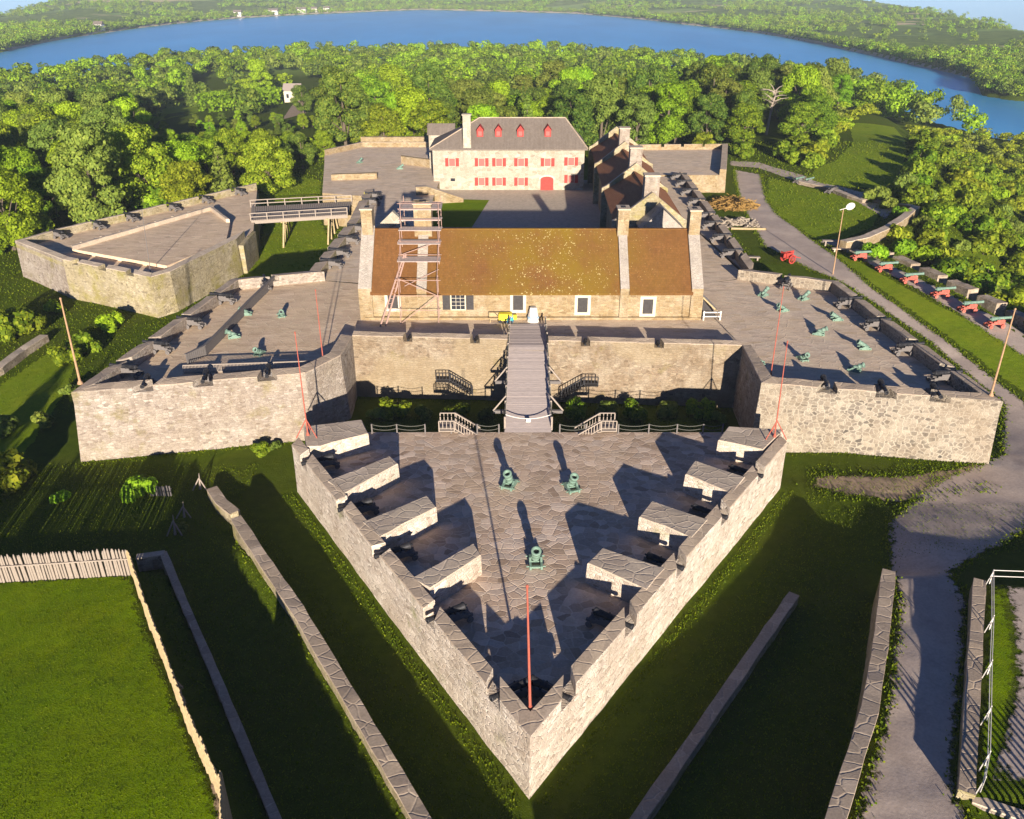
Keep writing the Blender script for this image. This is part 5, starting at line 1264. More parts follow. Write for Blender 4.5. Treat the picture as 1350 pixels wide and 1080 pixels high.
# palisade of stakes round the front lawn
PF=thing('stake_palisade','palisade of pale upright stakes around the sunlit lawn at lower left','fence',(W(176,757,1.7).x,W(176,757,1.7).y,1.7))
def stakes(A_,B_,h,dx=.205,jit=.12,lean=.06,r0=.095):
    m=MB(); L=(B_-A_).length; n=int(L/dx)
    for k in range(n):
        p=A_.lerp(B_,(k+.5)/n)+Vector((random.uniform(-.03,.03),random.uniform(-.05,.05),0)); r=r0*random.uniform(.8,1.2); hh=h+random.uniform(-jit,jit); lx=random.uniform(-lean,lean);ly=random.uniform(-lean,lean)
        m.tube([(p.x,p.y,p.z-.3),(p.x+lx*.8,p.y+ly*.8,p.z+hh-.22),(p.x+lx,p.y+ly,p.z+hh)],[r,r*.9,.02],6)
    return m
c_=W(176,757,1.7); l_=W(0,768,1.7); far=c_+(l_-c_)*2.6
stakes(c_,far,2.35).build('stake_row',[M_PALEWOOD],PF)
row_=MB()
pp=[W(176,757,1.7)]+[Vector((p.x,p.y,1.7)) for p in PAL[::-1][1:]]
for a,b in zip(pp[:-1],pp[1:]):
    q=stakes(a,b,2.3 if b.y>23 else 4.0,.19,.10,.04,.10); row_.add(q.v,q.f)  # unseen nearer stakes added taller, to throw shade over the hollow
row_.build('stake_row',[M_TANWOOD],PF)
m=MB(); m.beam(c_+Vector((0,-.15,1.5)),far+Vector((0,-.15,1.5)),.09); m.build('rail',[M_PALEWOOD],PF)
# a short run of old stakes and leaning timbers in the ditch
q=WT(208,652); FS=thing('broken_fence','broken dark picket fence piece in the shaded ditch below the pale bastion','fence',tuple(q))
m=MB()
for k in range(9):
    p=WT(200+k*3.2,654); m.box((p.x,p.y,p.z+.5),(.14,.08,1.1+random.uniform(-.2,.1)))
m.build('pickets',[M_GREYWOOD],FS); m=MB(); m.beam(WT(199,654,.7),WT(228,653,.7),.08); m.build('rail',[M_GREYWOOD],FS)
for (x,y,h,l) in ((264,645,1.6,'pale sharpened stake propped upright at the end of the ditch wall'),(243,682,1.5,'pale leaning stake in the dark hollow, nearer the ditch wall'),(231,705,1.9,'grey crossed stake in the dark hollow, farther left')):
    p=WT(x,y); m=MB(); m.tube([(p.x,p.y,p.z-.1),(p.x+.12,p.y+.1,p.z+h)],[.12,.02],6); m.tube([(p.x-.6,p.y-.2,p.z),(p.x+.05,p.y+.05,p.z+h*.7)],.06,6); m.tube([(p.x+.6,p.y-.1,p.z),(p.x+.05,p.y+.05,p.z+h*.7)],.06,6)
    o=m.build('leaning_stake',[M_PALEWOOD],None,origin=tuple(p)); tag(o,l,'stake')
# railing of the enclosure on the right
RFc=thing('rail_fence','thin white two rail fence inside the enclosure wall on the right','fence',tuple(W(1304,765,3.2)))
zf=lambda p: z1(p.x,p.y)
rp_=[W(1304,770,3.3),W(1304,830,3.3),W(1301,890,3.3),W(1300,950,3.3),W(1298,1010,3.3),W(1291,1046,3.2)]
rp_=[Vector((p.x,p.y,zf(p))) for p in rp_]
for p in rp_:
    m=MB(); m.box((p.x,p.y,p.z+.6),(.06,.06,1.2)); m.beam((p.x,p.y,p.z+.9),(p.x-.5,p.y-.35,p.z+.05),.04); m.build('post',[M_WHITEP],RFc)
e2=Vector((rp_[0].x+3.5,rp_[0].y-.2,rp_[0].z))
for h in (.65,1.15):
    m=MB()
    for a,b in zip(rp_[:-1],rp_[1:]): m.tube([a+Vector((0,0,h)),b+Vector((0,0,h))],.022,6)
    m.tube([rp_[0]+Vector((0,0,h)),e2+Vector((0,0,h))],.028,6); m.build('rail',[M_WHITEP],RFc)
# enclosure lawn and path
q0=[(1303,772),(1338,778),(1345,800)];
L_=[W(1304,770,3.2),W(1302,830,3.2),W(1298,900,3.2),W(1294,980,3.2),W(1290,1040,3.2)]; R_=[W(1325,775,3.2),W(1335,830,3.2),W(1338,890,3.2),W(1325,960,3.2),W(1305,1030,3.2)]
strip('enclosure_grass',L_,R_,M_LAWN,lift=.06,nu=4,step=.8,jit=.15)
R2=[p+Vector((6,-.5,0)) for p in R_]
strip('enclosure_path',[p+Vector((.02,0,0)) for p in R_],R2,M_ROAD,lift=.04,nu=4,step=.8,jit=.1)
# white house, hedges and track in the garden beyond the left trees
p=WT(388,134); hz=p.z
H=thing('house','small white house with grey brown roof among the far left trees','house',tuple(p))
m=MB(); m.box((p.x,p.y,hz+2.6),(7.4,6.5,5.2)); m.build('wall',[M_TRIM],H)
m=MB(); m.add([(p.x-4.2,p.y-3.8,hz+5.0),(p.x+4.2,p.y-3.8,hz+5.0),(p.x+4.2,p.y,hz+8.0),(p.x-4.2,p.y,hz+8.0),(p.x+4.2,p.y+3.8,hz+5.0),(p.x-4.2,p.y+3.8,hz+5.0)],[(0,1,2,3),(3,2,4,5),(0,3,5),(1,4,2)]); m.build('roof',[plain('pale_roof',(.30,.25,.22),.8,.15)],H)
for dx in (-2,2): window(H,(p.x+dx,p.y-3.25,hz+2.8),1.2,1.8,(0,-1,0),M_GLASS,M_WHITEP,fw=.1,muntins=False)
tr=[((372,158),(405,150)),((384,140),(398,138)),((390,132),(402,131))]
strip('garden_track',[WT(*a) for a,b in tr],[WT(*b) for a,b in tr],M_DIRT,lift=.1,step=3)
# ------------------------------------------------------------------ trees
def leaf_cloud(n,centres,radii,size,rng,flat=.75,up=.25):
    """n leaf-spray quads spread over clumps; returns verts (4n,3)"""
    k=len(centres); vol=radii.prod(1)**(2/3); idx=rng.choice(k,n,p=vol/vol.sum())
    d=rng.normal(size=(n,3)); d/=np.linalg.norm(d,axis=1)[:,None]
    r=rng.uniform(.55,1.05,n)**.6
    p=centres[idx]+d*radii[idx]*r[:,None]
    nr=d+rng.normal(size=(n,3))*.34+np.array([0,0,up]); nr/=np.linalg.norm(nr,axis=1)[:,None]
    a=np.cross(nr,rng.normal(size=(n,3))); a/=np.linalg.norm(a,axis=1)[:,None]; b=np.cross(nr,a)
    s=size*rng.uniform(.55,1.3,n)[:,None]; e=rng.uniform(.5,1.0,n)[:,None]
    j=lambda: rng.uniform(.6,1.15,n)[:,None]
    bend=nr*s*.25
    return np.stack([p-a*s*j()-bend*.6,p-b*s*e*j()+bend*.4,p+a*s*j()-bend*.6,p+b*s*e*j()+bend*.4],1).reshape(-1,3)
def cloud_mesh(name,v,mat):
    n=len(v)//4; me=bpy.data.meshes.new(name)
    me.vertices.add(len(v)); me.vertices.foreach_set('co',v.astype(np.float32).ravel())
    me.loops.add(len(v)); me.loops.foreach_set('vertex_index',np.arange(len(v),dtype=np.int32))
    me.polygons.add(n); me.polygons.foreach_set('loop_start',np.arange(0,len(v),4,dtype=np.int32)); 
    me.materials.append(mat); me.update(calc_edges=True); me.validate()
    return me
def trunk_mesh(name,h,r,rng,limbs,crown_lo,mat=M_BARK):
    m=MB(); pts=[(0,0,-.6)]; x=y=0
    for k in range(1,6):
        x+=rng.uniform(-.12,.12);y+=rng.uniform(-.12,.12); pts.append((x,y,h*.8*k/5))
    m.tube(pts,[r*1.35,r,r*.85,r*.7,r*.5,r*.25],7)
    for t in limbs:
        z=rng.uniform(crown_lo*.8,h*.6); d=Vector(t)-Vector((x*.5,y*.5,z)); m.tube([(x*.4,y*.4,z),Vector((x*.4,y*.4,z))+d*.5+Vector((0,0,.3)),Vector(t)],[r*.42,r*.28,r*.06],5)
    me=bpy.data.meshes.new(name); me.from_pydata(m.v,[],m.f); me.materials.append(mat); me.update(); return me
TREE_MESH={}
def broad(key,h,w,n,mat,seed,size=.265,lo=.10,nclump=40,flatten=.75):
    rng=np.random.default_rng(seed); C=[];R=[]
    for i in range(nclump):
        u=rng.uniform(0,1); a=rng.uniform(0,2*PI); z=h*(lo+(1-lo)*(.05+.87*u)); prof=math.sin(PI*min(1,(.20+.76*u)))**.6
        rr=w*.5*prof*math.sqrt(rng.uniform(.15,1))*.78
        C.append((rr*math.cos(a)*1.05,rr*math.sin(a),z)); q=w*rng.uniform(.09,.19); R.append((q,q,q*flatten*rng.uniform(.7,1.2)))
    C=np.array(C);R=np.array(R); v=leaf_cloud(n,C,R,size,rng)
    limbs=[tuple(C[i]) for i in rng.choice(nclump,8,replace=False)]
    TREE_MESH[key]=(cloud_mesh('crown',v,mat),trunk_mesh('trunk',h,max(.18,w*.028),rng,limbs,h*lo),h,w)
def conifer(key,h,w,n,mat,seed,size=.34):
    rng=np.random.default_rng(seed); C=[];R=[]
    L=13
    for i in range(L):
        t=i/(L-1); z=h*(.08+.88*t); rad=w*.5*(1-t)**.9+.15; k=max(2,int(9*(1-t))+2)
        for j in range(k):
            a=2*PI*(j+rng.uniform(-.3,.3))/k+i; C.append((rad*.62*math.cos(a),rad*.62*math.sin(a),z-rad*.12)); R.append((rad*.42+.1,rad*.42+.1,h*.045))
    v=leaf_cloud(n,np.array(C),np.array(R),size,rng,up=.4)
    TREE_MESH[key]=(cloud_mesh('crown',v,mat),trunk_mesh('trunk',h,w*.04,rng,[],h*.1),h,w)
def shrub(key,h,w,n,mat,seed,size=.28):
    rng=np.random.default_rng(seed); C=[];R=[]
    for i in range(11):
        a=rng.uniform(0,2*PI); rr=w*.5*math.sqrt(rng.random())*.75; z=h*rng.uniform(.25,.75)*(1-.4*(rr/(w*.5))); C.append((rr*math.cos(a),rr*math.sin(a),z)); q=w*rng.uniform(.14,.24); R.append((q,q,h*.26))
    v=leaf_cloud(n,np.array(C),np.array(R),size,rng); v[:,2]=np.maximum(v[:,2],.03)
    TREE_MESH[key]=(cloud_mesh('foliage',v,mat),trunk_mesh('stems',h*.8,.09,rng,[tuple(np.array(C[i])*.9) for i in range(6)],.1),h,w)
broad('oak_a',14,13,13650,M_LEAF,1); broad('oak_b',15,12,13650,M_LEAFB,2,nclump=42); broad('oak_c',13,13,13125,M_LEAFY,3,nclump=40); broad('oak_d',15,12,13650,M_LEAFD,4); broad('oak_e',14,11,12600,M_LEAFO,5,nclump=41); broad('oak_f',13,12,13125,M_LEAF,6,nclump=46,flatten=.55); broad('oak_g',16,14,14700,M_LEAFB,7,nclump=46)
broad('oak_h',15,13,13650,M_LEAFD,8,nclump=44); broad('rust',13,8,9450,M_LEAFR,9,lo=.08,nclump=41)
conifer('fir_a',17,8,4200,M_LEAFD,20); conifer('fir_b',14,7,3600,M_LEAFO,21)
shrub('bush_a',3.2,4.4,1700,M_LEAFY,30); shrub('bush_b',2.6,4.0,1500,M_LEAFB,31); shrub('bush_c',4.0,4.6,1900,M_LEAF,32); shrub('bush_d',2.4,3.6,1300,M_LEAFO,33)
_first={}
def plant(key,p,s,label,cat='tree',group=None,name=None,rz=None,sz=1.0):
    name=name or ('shrub' if key.startswith('bush') else 'tree')
    cr,tr,h,w=TREE_MESH[key]
    t=thing(name,label,cat,tuple(p),RNG.uniform(0,6.28) if rz is None else rz,group); t.scale=(s,s,s*sz)
    for nm,me in (('foliage' if name=='shrub' else 'crown',cr),('stems' if name=='shrub' else 'trunk',tr)):
        o=bpy.data.objects.new(nm,me); COL.objects.link(o); o.parent=t
    return t
def inpoly(x,y,P):
    c=False; n=len(P)
    for i in range(n):
        x1,y1=P[i][0],P[i][1]; x2,y2=P[i-1][0],P[i-1][1]
        if (y1>y)!=(y2>y) and x<(x2-x1)*(y-y1)/(y2-y1)+x1: c=not c
    return c
def wp(*pts): return [(q.x,q.y) for q in (WT(a,b) for a,b in pts)]
# open ground where no trees stand
OPEN=[[(-80,108),(-40,95),(-38,150),(-46,170),(-60,166),(-86,134)],[(-46,140),(-20,140),(-10,210),(-44,210),(-50,190)],[(-20,60),(60,60),(62,200),(54,207),(-20,212)],
 wp((955,205),(1070,222),(1100,195),(1118,160),(1200,160),(1210,215),(1180,262),(1130,270),(1210,300),(1210,330),(1350,440),(1350,600),(950,600)),
 [(40,150),(66,140),(62,190),(52,206)]]
GARDEN=wp((185,180),(255,104),(385,94),(436,112),(436,168),(330,152),(262,168))
TRACK=wp((362,165),(372,120),(404,110),(432,130),(440,158))
def openat(x,y): return any(inpoly(x,y,P) for P in OPEN)
def tcol(x,y): return vnoise(np.array([x]),np.array([y]),40,8)[0]+RNG.uniform(-.4,.4)
DT=WT(1010,178)
cand=[]; grid={}
def free(x,y,r):
    gx,gy=int(x//14),int(y//14)
    for i in range(gx-1,gx+2):
        for j in range(gy-1,gy+2):
            for (a,b,q) in grid.get((i,j),()):
                if (a-x)**2+(b-y)**2<((r+q)*.5)**2: return False
    return True
def keep(x,y,r): grid.setdefault((int(x//14),int(y//14)),[]).append((x,y,r))
def px_of(p):
    d=p.y*CT+(HC-p.z)*ST; u=p.y*ST-(HC-p.z)*CT; return 675+1080*p.x/d,540-1080*u/d
tries=0
while tries<26000:
    tries+=1
    a=RNG.uniform(-.72,.72); d=95*math.exp(RNG.uniform(0,1)*math.log(760/95)); x,y=a*d,d
    nd=float(np.interp(a,NDa,ND))
    if y>nd*1.0: continue
    left=x<-40 and y<215
    right=x>54 and y<235
    if right:
        if x<62 and y<200: continue
    elif not left and y<214: continue
    if left and (y<100 or x>-44): continue
    if left and y<150 and x>-88+ (y-118)*.9: continue
    if openat(x,y): continue
    if inpoly(x,y,GARDEN) and RNG.random()<.985: continue
    if inpoly(x,y,TRACK): continue
    if (x-DT.x)**2+(y-DT.y)**2<30 or (abs(x/y-DT.x/DT.y)<.022 and DT.y-45<y<DT.y): continue
    small=right and (x<150 and y<215)
    if right or (x>60 and y<330):
        bq=px_of(Vector((x,y,z1(x,y)))); small=small or (bq[0]>1085 and bq[1]>148) or (bq[0]>1180 and bq[1]>118)
    r=RNG.uniform(4.0,6.0) if small else RNG.uniform(7.6,11)*(1 if y<350 else 1.12)
    if not free(x,y,r): continue
    keep(x,y,r); cand.append((y,x,r,small))
cand.sort()
SPECIES=['oak_a','oak_b','oak_c','oak_d','oak_e','oak_f','oak_g','oak_h']
KIND={'oak_a':'mid green rounded leafy tree','oak_b':'bright green leafy tree','oak_c':'yellow green spreading tree','oak_d':'dark green dense tree','oak_e':'olive green leafy tree','oak_f':'mid green layered tree','oak_g':'tall bright green tree','oak_h':'tall dark green tree','fir_a':'dark pointed conifer','fir_b':'olive pointed conifer','rust':'narrow rusty brown tree','bush_a':'yellow green shrub','bush_b':'bright green shrub','bush_c':'mid green tall shrub','bush_d':'olive green shrub'}
def zone(x,y):
    if x<-44 and y<215: return 'in the woods left of the detached outwork'
    if x>50: return 'on the wooded slope right of the fort'
    if x<-60: return 'in the far left woods towards the lake'
    return 'in the woods behind the fort'
nt=0;ns=0;far_list=[];scrub_list=[]
for (y,x,r,small) in cand:
    p=Vector((x,y,z1(x,y)))
    if small:
        if ns<160:
            c=tcol(x,y); k='bush_a' if c<.05 else 'bush_d' if c<.17 else 'bush_b' if c<.32 else 'bush_c'
            s=r/4.2*RNG.uniform(.95,1.25); lb=f'{KIND[k]} on the bushy slope right of the fort'
            plant(k,p,s,lb,'shrub',lb); ns+=1
        else: scrub_list.append((x,y,p.z,r*1.2,RNG.uniform(2.0,3.8)))
        continue
    if nt<285:
        c=tcol(x,y)
        if RNG.random()<.05: k=['fir_a','fir_b'][int(RNG.random()*2)]
        else:
            k=['oak_d','oak_h','oak_a','oak_f','oak_e','oak_b','oak_g','oak_c'][int(np.clip((c+.55)/1.1*8,0,7))]
        h,w=TREE_MESH[k][2:]; s=r*1.36/w if not k.startswith('fir') else r/8.5
        s=max(s,.72); bp=px_of(p); sc_=1080/(y*CT+(HC-p.z)*ST)
        if 185<bp[0]<440 and 150<bp[1]: s=min(s,max(.3,(bp[1]-172)/(h*sc_*1.05)))
        lb=f'{KIND[k]} {zone(x,y)}'
        plant(k,p,s,lb,'tree',lb,name='conifer' if k.startswith('fir') else 'tree',sz=RNG.uniform(.85,1.12)); nt+=1
    else: far_list.append((x,y,p.z,r*1.25,12.5*RNG.uniform(.8,1.15)))
print('trees',nt,'shrubs',ns,'mass',len(far_list))
def mass(name,items,per,size,mats,label=None,seed=5):
    rng=np.random.default_rng(seed); vs=[];mi=[]
    for (x,y,z,w,h) in items:
        C=[];R=[]
        k=7
        for i in range(k):
            a=rng.uniform(0,6.28); u=rng.uniform(.25,.85); rr=w*.5*.6*math.sin(PI*(u*.8+.15)); C.append((x+rr*math.cos(a),y+rr*math.sin(a),z+h*u)); q=w*rng.uniform(.2,.3); R.append((q,q,h*.16))
        v=leaf_cloud(per,np.array(C),np.array(R),size*w/10,rng); vs.append(v); mi.append(np.full(per,int(rng.integers(len(mats)))))
    v=np.concatenate(vs); me=cloud_mesh(name,v,mats[0])
    for q in mats[1:]: me.materials.append(q)
    me.polygons.foreach_set('material_index',np.concatenate(mi).astype(np.int32)); me.update()
    o=bpy.data.objects.new(name,me); COL.objects.link(o); tag(o,label,kind='stuff'); return o
mass('far_woods',far_list,620,.58,[M_LEAF,M_LEAFB,M_LEAFD,M_LEAFO,M_LEAF,M_LEAFD,M_LEAFB],'massed crowns of the woods running down to the lake')
mass('slope_scrub',scrub_list,260,.62,[M_LEAFY,M_LEAFY,M_LEAFO,M_LEAFB],'yellow green scrub covering the slope down to the lake',8)
# woods on the far shore
it=[]; rng=np.random.default_rng(77)
while len(it)<6000:
    a=rng.uniform(bear(-60),bear(1420)); fd=float(np.interp(a,FDa,FD)); yr=float(np.interp(a,YRa,YR)); y=fd+6+(yr-fd-6)*rng.random()**1.7
    near_=y<fd+45
    if not near_ and vnoise(np.array([a*y]),np.array([y]),90,12)[0]>-.02 and rng.random()<.95: continue
    x=a*y; it.append((x,y,z1(x,y)-.5,rng.uniform(5,8.5)*(1+y/3000),rng.uniform(4.5,8)*(1+y/5000)))
# extra along the shore line
for a in np.linspace(bear(-60),bear(1420),520):
    fd=float(np.interp(a,FDa,FD)); y=fd+rng.uniform(4,30); x=a*y; it.append((x,y,z1(x,y)-.5,rng.uniform(5,8)*(1+y/3000),rng.uniform(5,9)))
mass('far_shore_woods',it,95,.85,[M_LEAF,M_LEAFO,M_LEAFB,M_LEAFY,M_LEAFD],'wooded far shore and hills across the lake',6)
# singled-out trees
def sp(key,px,py,s,label,cat='tree',name=None,sz=1.0,group=None): plant(key,WT(px,py),s,label,cat,group,name,sz=sz)
sp('oak_b',345,128,1.25,'large bright yellow green tree standing above the clipped hedges')
sp('fir_b',256,140,1.25,'broad olive conifer left of the clipped hedges',name='conifer')
sp('oak_d',447,178,1.35,'big dark green tree to the right of the white house')
sp('oak_h',400,150,.72,'dark green tree partly hiding the right side of the small white house')
sp('rust',548,172,1.1,'narrow rusty brown tree in front of the woods, left of the rear barracks chimney')
sp('oak_g',520,150,1.15,'tall layered bright green tree behind the left rear deck')
sp('oak_b',800,186,.85,'bright green tree between the rear barracks and the gabled roofs')
sp('oak_b',748,160,1.2,'broad bright green tree behind the right end of the rear barracks')
for k,(x,y,s,key,l) in enumerate(((15,640,1.15,'bush_a','sunlit feathery yellow green sapling at the far left edge, below the lawn'),(182,655,.85,'bush_b','small bright green shrub beside the broken picket fence'),(82,660,.5,'bush_b','tiny bright green shrub in the shaded ditch at left'),(75,412,.8,'bush_b','bright shrub at the foot of the detached outwork, left of the tan pole'),(146,435,1.0,'bush_b','bright shrub at the foot of the outwork wall, right of the tan pole'),(92,478,.8,'bush_c','green shrub behind the outer tip of the left bastion'),(112,465,.9,'bush_a','yellow green shrub behind the tan pole tip'),(10,445,1.4,'bush_c','green shrub above the short field wall at far left'),(35,438,1.1,'bush_a','yellow green shrub right above the field wall end'),(8,572,.9,'bush_d','dark shrub in the left ditch edge near the lawn strip'),(60,560,.7,'bush_d','dark scrubby bush along the left grass bank, middle one'),(95,520,.6,'bush_d','dark scrubby bush on the grass bank close to the pale bastion corner'),(250,590,.35,'bush_a','yellow weeds at the foot of the pale bastion'),(345,598,.45,'bush_a','yellow green weeds between the bastion and the pointed outwork'),(362,592,.4,'bush_d','olive weeds at the left shoulder of the pointed outwork'),(240,700,.35,'bush_d','small olive weed clump in the dark hollow'))):
    sp(key,x,y,s,l,'shrub')
for k,(x,y,s,key) in enumerate(((500,552,.8,'bush_d'),(525,548,.9,'bush_c'),(560,550,.8,'bush_d'),(600,552,.8,'bush_c'),(640,550,.7,'bush_d'),(760,552,.8,'bush_c'),(800,548,.9,'bush_d'),(840,552,.8,'bush_c'),(880,548,.9,'bush_d'),(920,550,.8,'bush_c'),(945,555,.7,'bush_d'))):
    sp(key,x,y,s*.8,'dark green bush in the shaded ditch behind the pointed outwork','shrub',group='bushes in the shaded ditch')
for (x,y,s) in ((1155,340,1.1),(1185,335,1.3),(1215,345,1.4),(1240,355,1.5),(1265,372,1.5),(1295,385,1.6),(1325,400,1.6),(1345,410,1.6),(1180,318,1.0),(1225,318,1.2)):
    p=WT(x,y); plant(['bush_b','bush_a','bush_c'][int(x)%3],p,s,'green shrub crowding the slope just behind the red carriage cannons','shrub','shrubs behind the red carriage cannons')
# clipped hedges
def hedge(label,a,b,w,h):
    A_,B_=WT(*a),WT(*b); n=2600; rng=np.random.default_rng(int(a[0])); d=(B_-A_); L=d.length
    t=rng.random(n); face=rng.random(n); off=np.where(face<.6,rng.choice([-1,1],n)*w/2,rng.uniform(-w/2,w/2)); z=np.where(face<.6,rng.random(n)*h,h)+rng.normal(size=n)*.15
    nrm=np.array([-d.y/L,d.x/L]); P=np.stack([A_.x+d.x*t+nrm[0]*off,A_.y+d.y*t+nrm[1]*off,A_.z+(B_.z-A_.z)*t+z],1)
    C=P; R=np.full((n,3),.5); v=leaf_cloud(n,C,R,.75,rng); me=cloud_mesh('hedge',v,M_LEAFB); me.transform(Matrix.Translation(-A_))
    o=bpy.data.objects.new('hedge',me); COL.objects.link(o); o.location=A_; tag(o,label,'hedge')
hedge('nearer long clipped hedge in the garden left of the white house',(268,148),(365,137),8,7)
hedge('farther clipped hedge leading up to the white house',(315,126),(382,116),8,7)
# dead tree
p=DT.copy(); D=thing('dead_tree','pale leafless dead tree among the woods right of the fort','tree',tuple(p)); m=MB(); rng=np.random.default_rng(4)
m.tube([(p.x,p.y,p.z),(p.x+.5,p.y,p.z+8),(p.x+1.4,p.y,p.z+12.5)],[.4,.3,.1],7); m.build('trunk',[M_PALEBARK],D)
m=MB()
for k in range(22):
    z=rng.uniform(6,12); a=rng.uniform(0,6.28); L=rng.uniform(1.8,4.2); q=Vector((p.x+.8,p.y,p.z+z)); e=q+Vector((math.cos(a)*L,math.sin(a)*L,rng.uniform(.3,2.5))); m.tube([q,q.lerp(e,.5)+Vector((0,0,.3)),e],[.16,.11,.04],5)
m.build('limbs',[M_PALEBARK],D)
# trees behind the viewpoint that throw the shade across the road
for k,(x,y,s) in enumerate(((41,1,.58),(45,6,.6),(43.5,16,.48),(50,15,.58),(58,14,.62),(52,2,.62),(44,-8,.66),(32,8,.42))):
    plant('oak_d',(x,y,1.0),s,'dark green roadside tree near the viewpoint','tree','roadside trees near the viewpoint')
PB=thing('stake_palisade','palisade of stakes beside the road near the viewpoint','fence',(25,23,3))
stakes(Vector((24.5,21.8,3.2)),Vector((37,24.0,3.2)),2.6,.36).build('stake_row',[M_PALEWOOD],PB)

# ------------------------------------------------------------------ grass blades standing on the near ground
# understorey filling the gaps under the nearer trees
def understorey():
    rng=np.random.default_rng(63); k=0; tr_=0
    while k<90 and tr_<6000:
        tr_+=1; a=rng.uniform(-.66,.6); y=110*math.exp(rng.random()*math.log(330/110)); x=a*y
        left=x<-48 and y<215
        if not left and y<216: continue
        if left and (y<150 and x>-88+(y-118)*.9): continue
        if x>50 or openat(x,y) or inpoly(x,y,GARDEN) or inpoly(x,y,TRACK): continue
        p=Vector((x,y,z1(x,y))); bq=px_of(p)
        s_=rng.uniform(1.1,2.0)
        if 185<bq[0]<440 and bq[1]>150: s_=min(s_,max(.4,(bq[1]-172)/(4*1080/(y*CT+(HC-p.z)*ST))))
        key=['bush_c','bush_b','bush_a','bush_c'][k%4]; lb=f'{KIND[key]} growing between the trees '+('left of the detached outwork' if left else 'in the woods behind the fort')
        plant(key,p,s_,lb,'shrub',lb); k+=1
understorey()
def tufts():
    rng=np.random.default_rng(21); P=[]
    def add(x,y,s): P.append(np.stack([x,y,s],1))
    n=75000; x=rng.uniform(-40,-9,n); y=rng.uniform(26,49,n); xp=np.interp(y,PY,PX_); k=(x<xp-.4)&(y<yfront(x)-.2); add(x[k],y[k],rng.uniform(.32,.58,k.sum()))
    n=125000; y=rng.uniform(27,76,n); x=rng.uniform(-1,1,n)*(10+.62*y); xc=np.interp(y,CY,CX); 
    ok=~((x>xc-.6)&(y<50))
    hw=np.clip((y-28)/32*25,0,25); ok&=~((np.abs(x-1.5)<hw+.2)&(y<68))
    ok&=~((x<np.interp(y,PY,PX_))&(y<49)); ok&=~((x<-15)&(y>66)); ok&=~((x>22)&(y>58))
    for ax_,ay_ in ((AX,AY),(BX,BY)): ok&=~((np.abs(x-np.interp(y,ay_,ax_))<.55)&(y<ay_[-1]+1))
    wd=xy(WD); wd=wd[np.argsort(wd[:,1])]; ok&=~((np.abs(x-np.interp(y,wd[:,1],wd[:,0]))<.6)&(y<wd[-1,1]+.3))
    add(x[ok],y[ok],rng.uniform(.4,.85,ok.sum()))
    # rougher grass farther off, left and right of the fort
    n=90000; y=76*np.exp(rng.random(n)*math.log(230/76)); x=rng.uniform(-1,1,n)*(8+.60*y); s_=y/105*rng.uniform(.7,1.4,n)
    rvp=[(p.x,p.y) for p in RVp]; xr_=np.interp(y,[76,97,126,150,175,230],[62,60,57,50,50,52]); xl_=np.interp(y,[76,100,104,150,153,192,204,230],[-41,-36,-27.5,-27.5,-35.5,-43,-37,60])
    ok=((x<xl_)|(x>xr_)|((x>32)&(x<38)&(y>104)&(y<150)))&~((x>20)&(y>200)&(x<52))
    ok&=np.array([not inpoly(a_,b_,rvp) for a_,b_ in zip(x,y)])
    rp=[(p.x,p.y) for p in RL_]+[(p.x,p.y) for p in RR_][::-1]; ok&=np.array([not inpoly(a_,b_,rp) for a_,b_ in zip(x,y)])
    bt=[(q.x,q.y) for q in ([WT(*a) for a,b in bat]+[WT(*b) for a,b in bat][::-1])]; ok&=np.array([not inpoly(a_,b_,bt) for a_,b_ in zip(x,y)])
    add(x[ok],y[ok],s_[ok])
    # ragged edges of road, track, paths
    for L,dens,sp_ in ((RL_,26,.28),(RR_,26,.28),([WT(*a) for a,b in dirt],26,.5),([WT(*b) for a,b in dirt],26,.5),([WT(*a) for a,b in bat],14,.3),([WT(*b) for a,b in bat],14,.3),(WA,10,.5),(WC,10,.5),(WD,14,.45)):
        L=xy(L); d=np.r_[0,np.cumsum(np.hypot(*np.diff(L,axis=0).T))]; m=int(d[-1]*dens); t=rng.uniform(0,d[-1],m)
        px_=np.interp(t,d,L[:,0]); py_=np.interp(t,d,L[:,1]); add(px_+rng.normal(size=m)*sp_,py_+rng.normal(size=m)*sp_,rng.uniform(.7,1.6,m))
    m=2600; px_=rng.uniform(1062,1260,m); py_=rng.uniform(612,662,m); D_=[W(a,b,.4) for a,b in zip(px_,py_)]; kk=vnoise(np.array([p.x for p in D_]),np.array([p.y for p in D_]),3.,9)>.0; add(np.array([p.x for p in D_])[kk],np.array([p.y for p in D_])[kk],rng.uniform(.4,.9,kk.sum()))
    # weeds along the foot of the walls
    for a,b in (((-40.6,66.3),(-20.2,70.9)),((23.6,69.3),(44.3,65.0)),((1.2,30.1),(24.4,61.6)),((.7,30.1),(-9.5,45.6)),((-9.5,45.6),(-19.4,61.3)),((-16.9,80.2),(23.6,77.6))):
        L=math.hypot(b[0]-a[0],b[1]-a[1]); m=int(L*40); t=rng.random(m); nx,ny=(b[1]-a[1])/L,-(b[0]-a[0])/L; o=np.abs(rng.normal(size=m))*.5+.1
        if a==(.7,30.1) or a==(-9.5,45.6): nx,ny=-nx,-ny
        add(a[0]+(b[0]-a[0])*t+nx*o,a[1]+(b[1]-a[1])*t+ny*o,rng.uniform(.45,1.1,m))
    Q=np.concatenate(P); x,y,s=Q.T; z=zt(x,y); n=len(x)
    c=np.stack([x,y,z],1); a=rng.uniform(0,2*PI,n); d=np.stack([np.cos(a),np.sin(a),0*a],1); w=.055*s[:,None]; h=.13*s*rng.uniform(.6,1.3,n)
    ln=rng.normal(size=(n,3))*.05; ln[:,2]=h
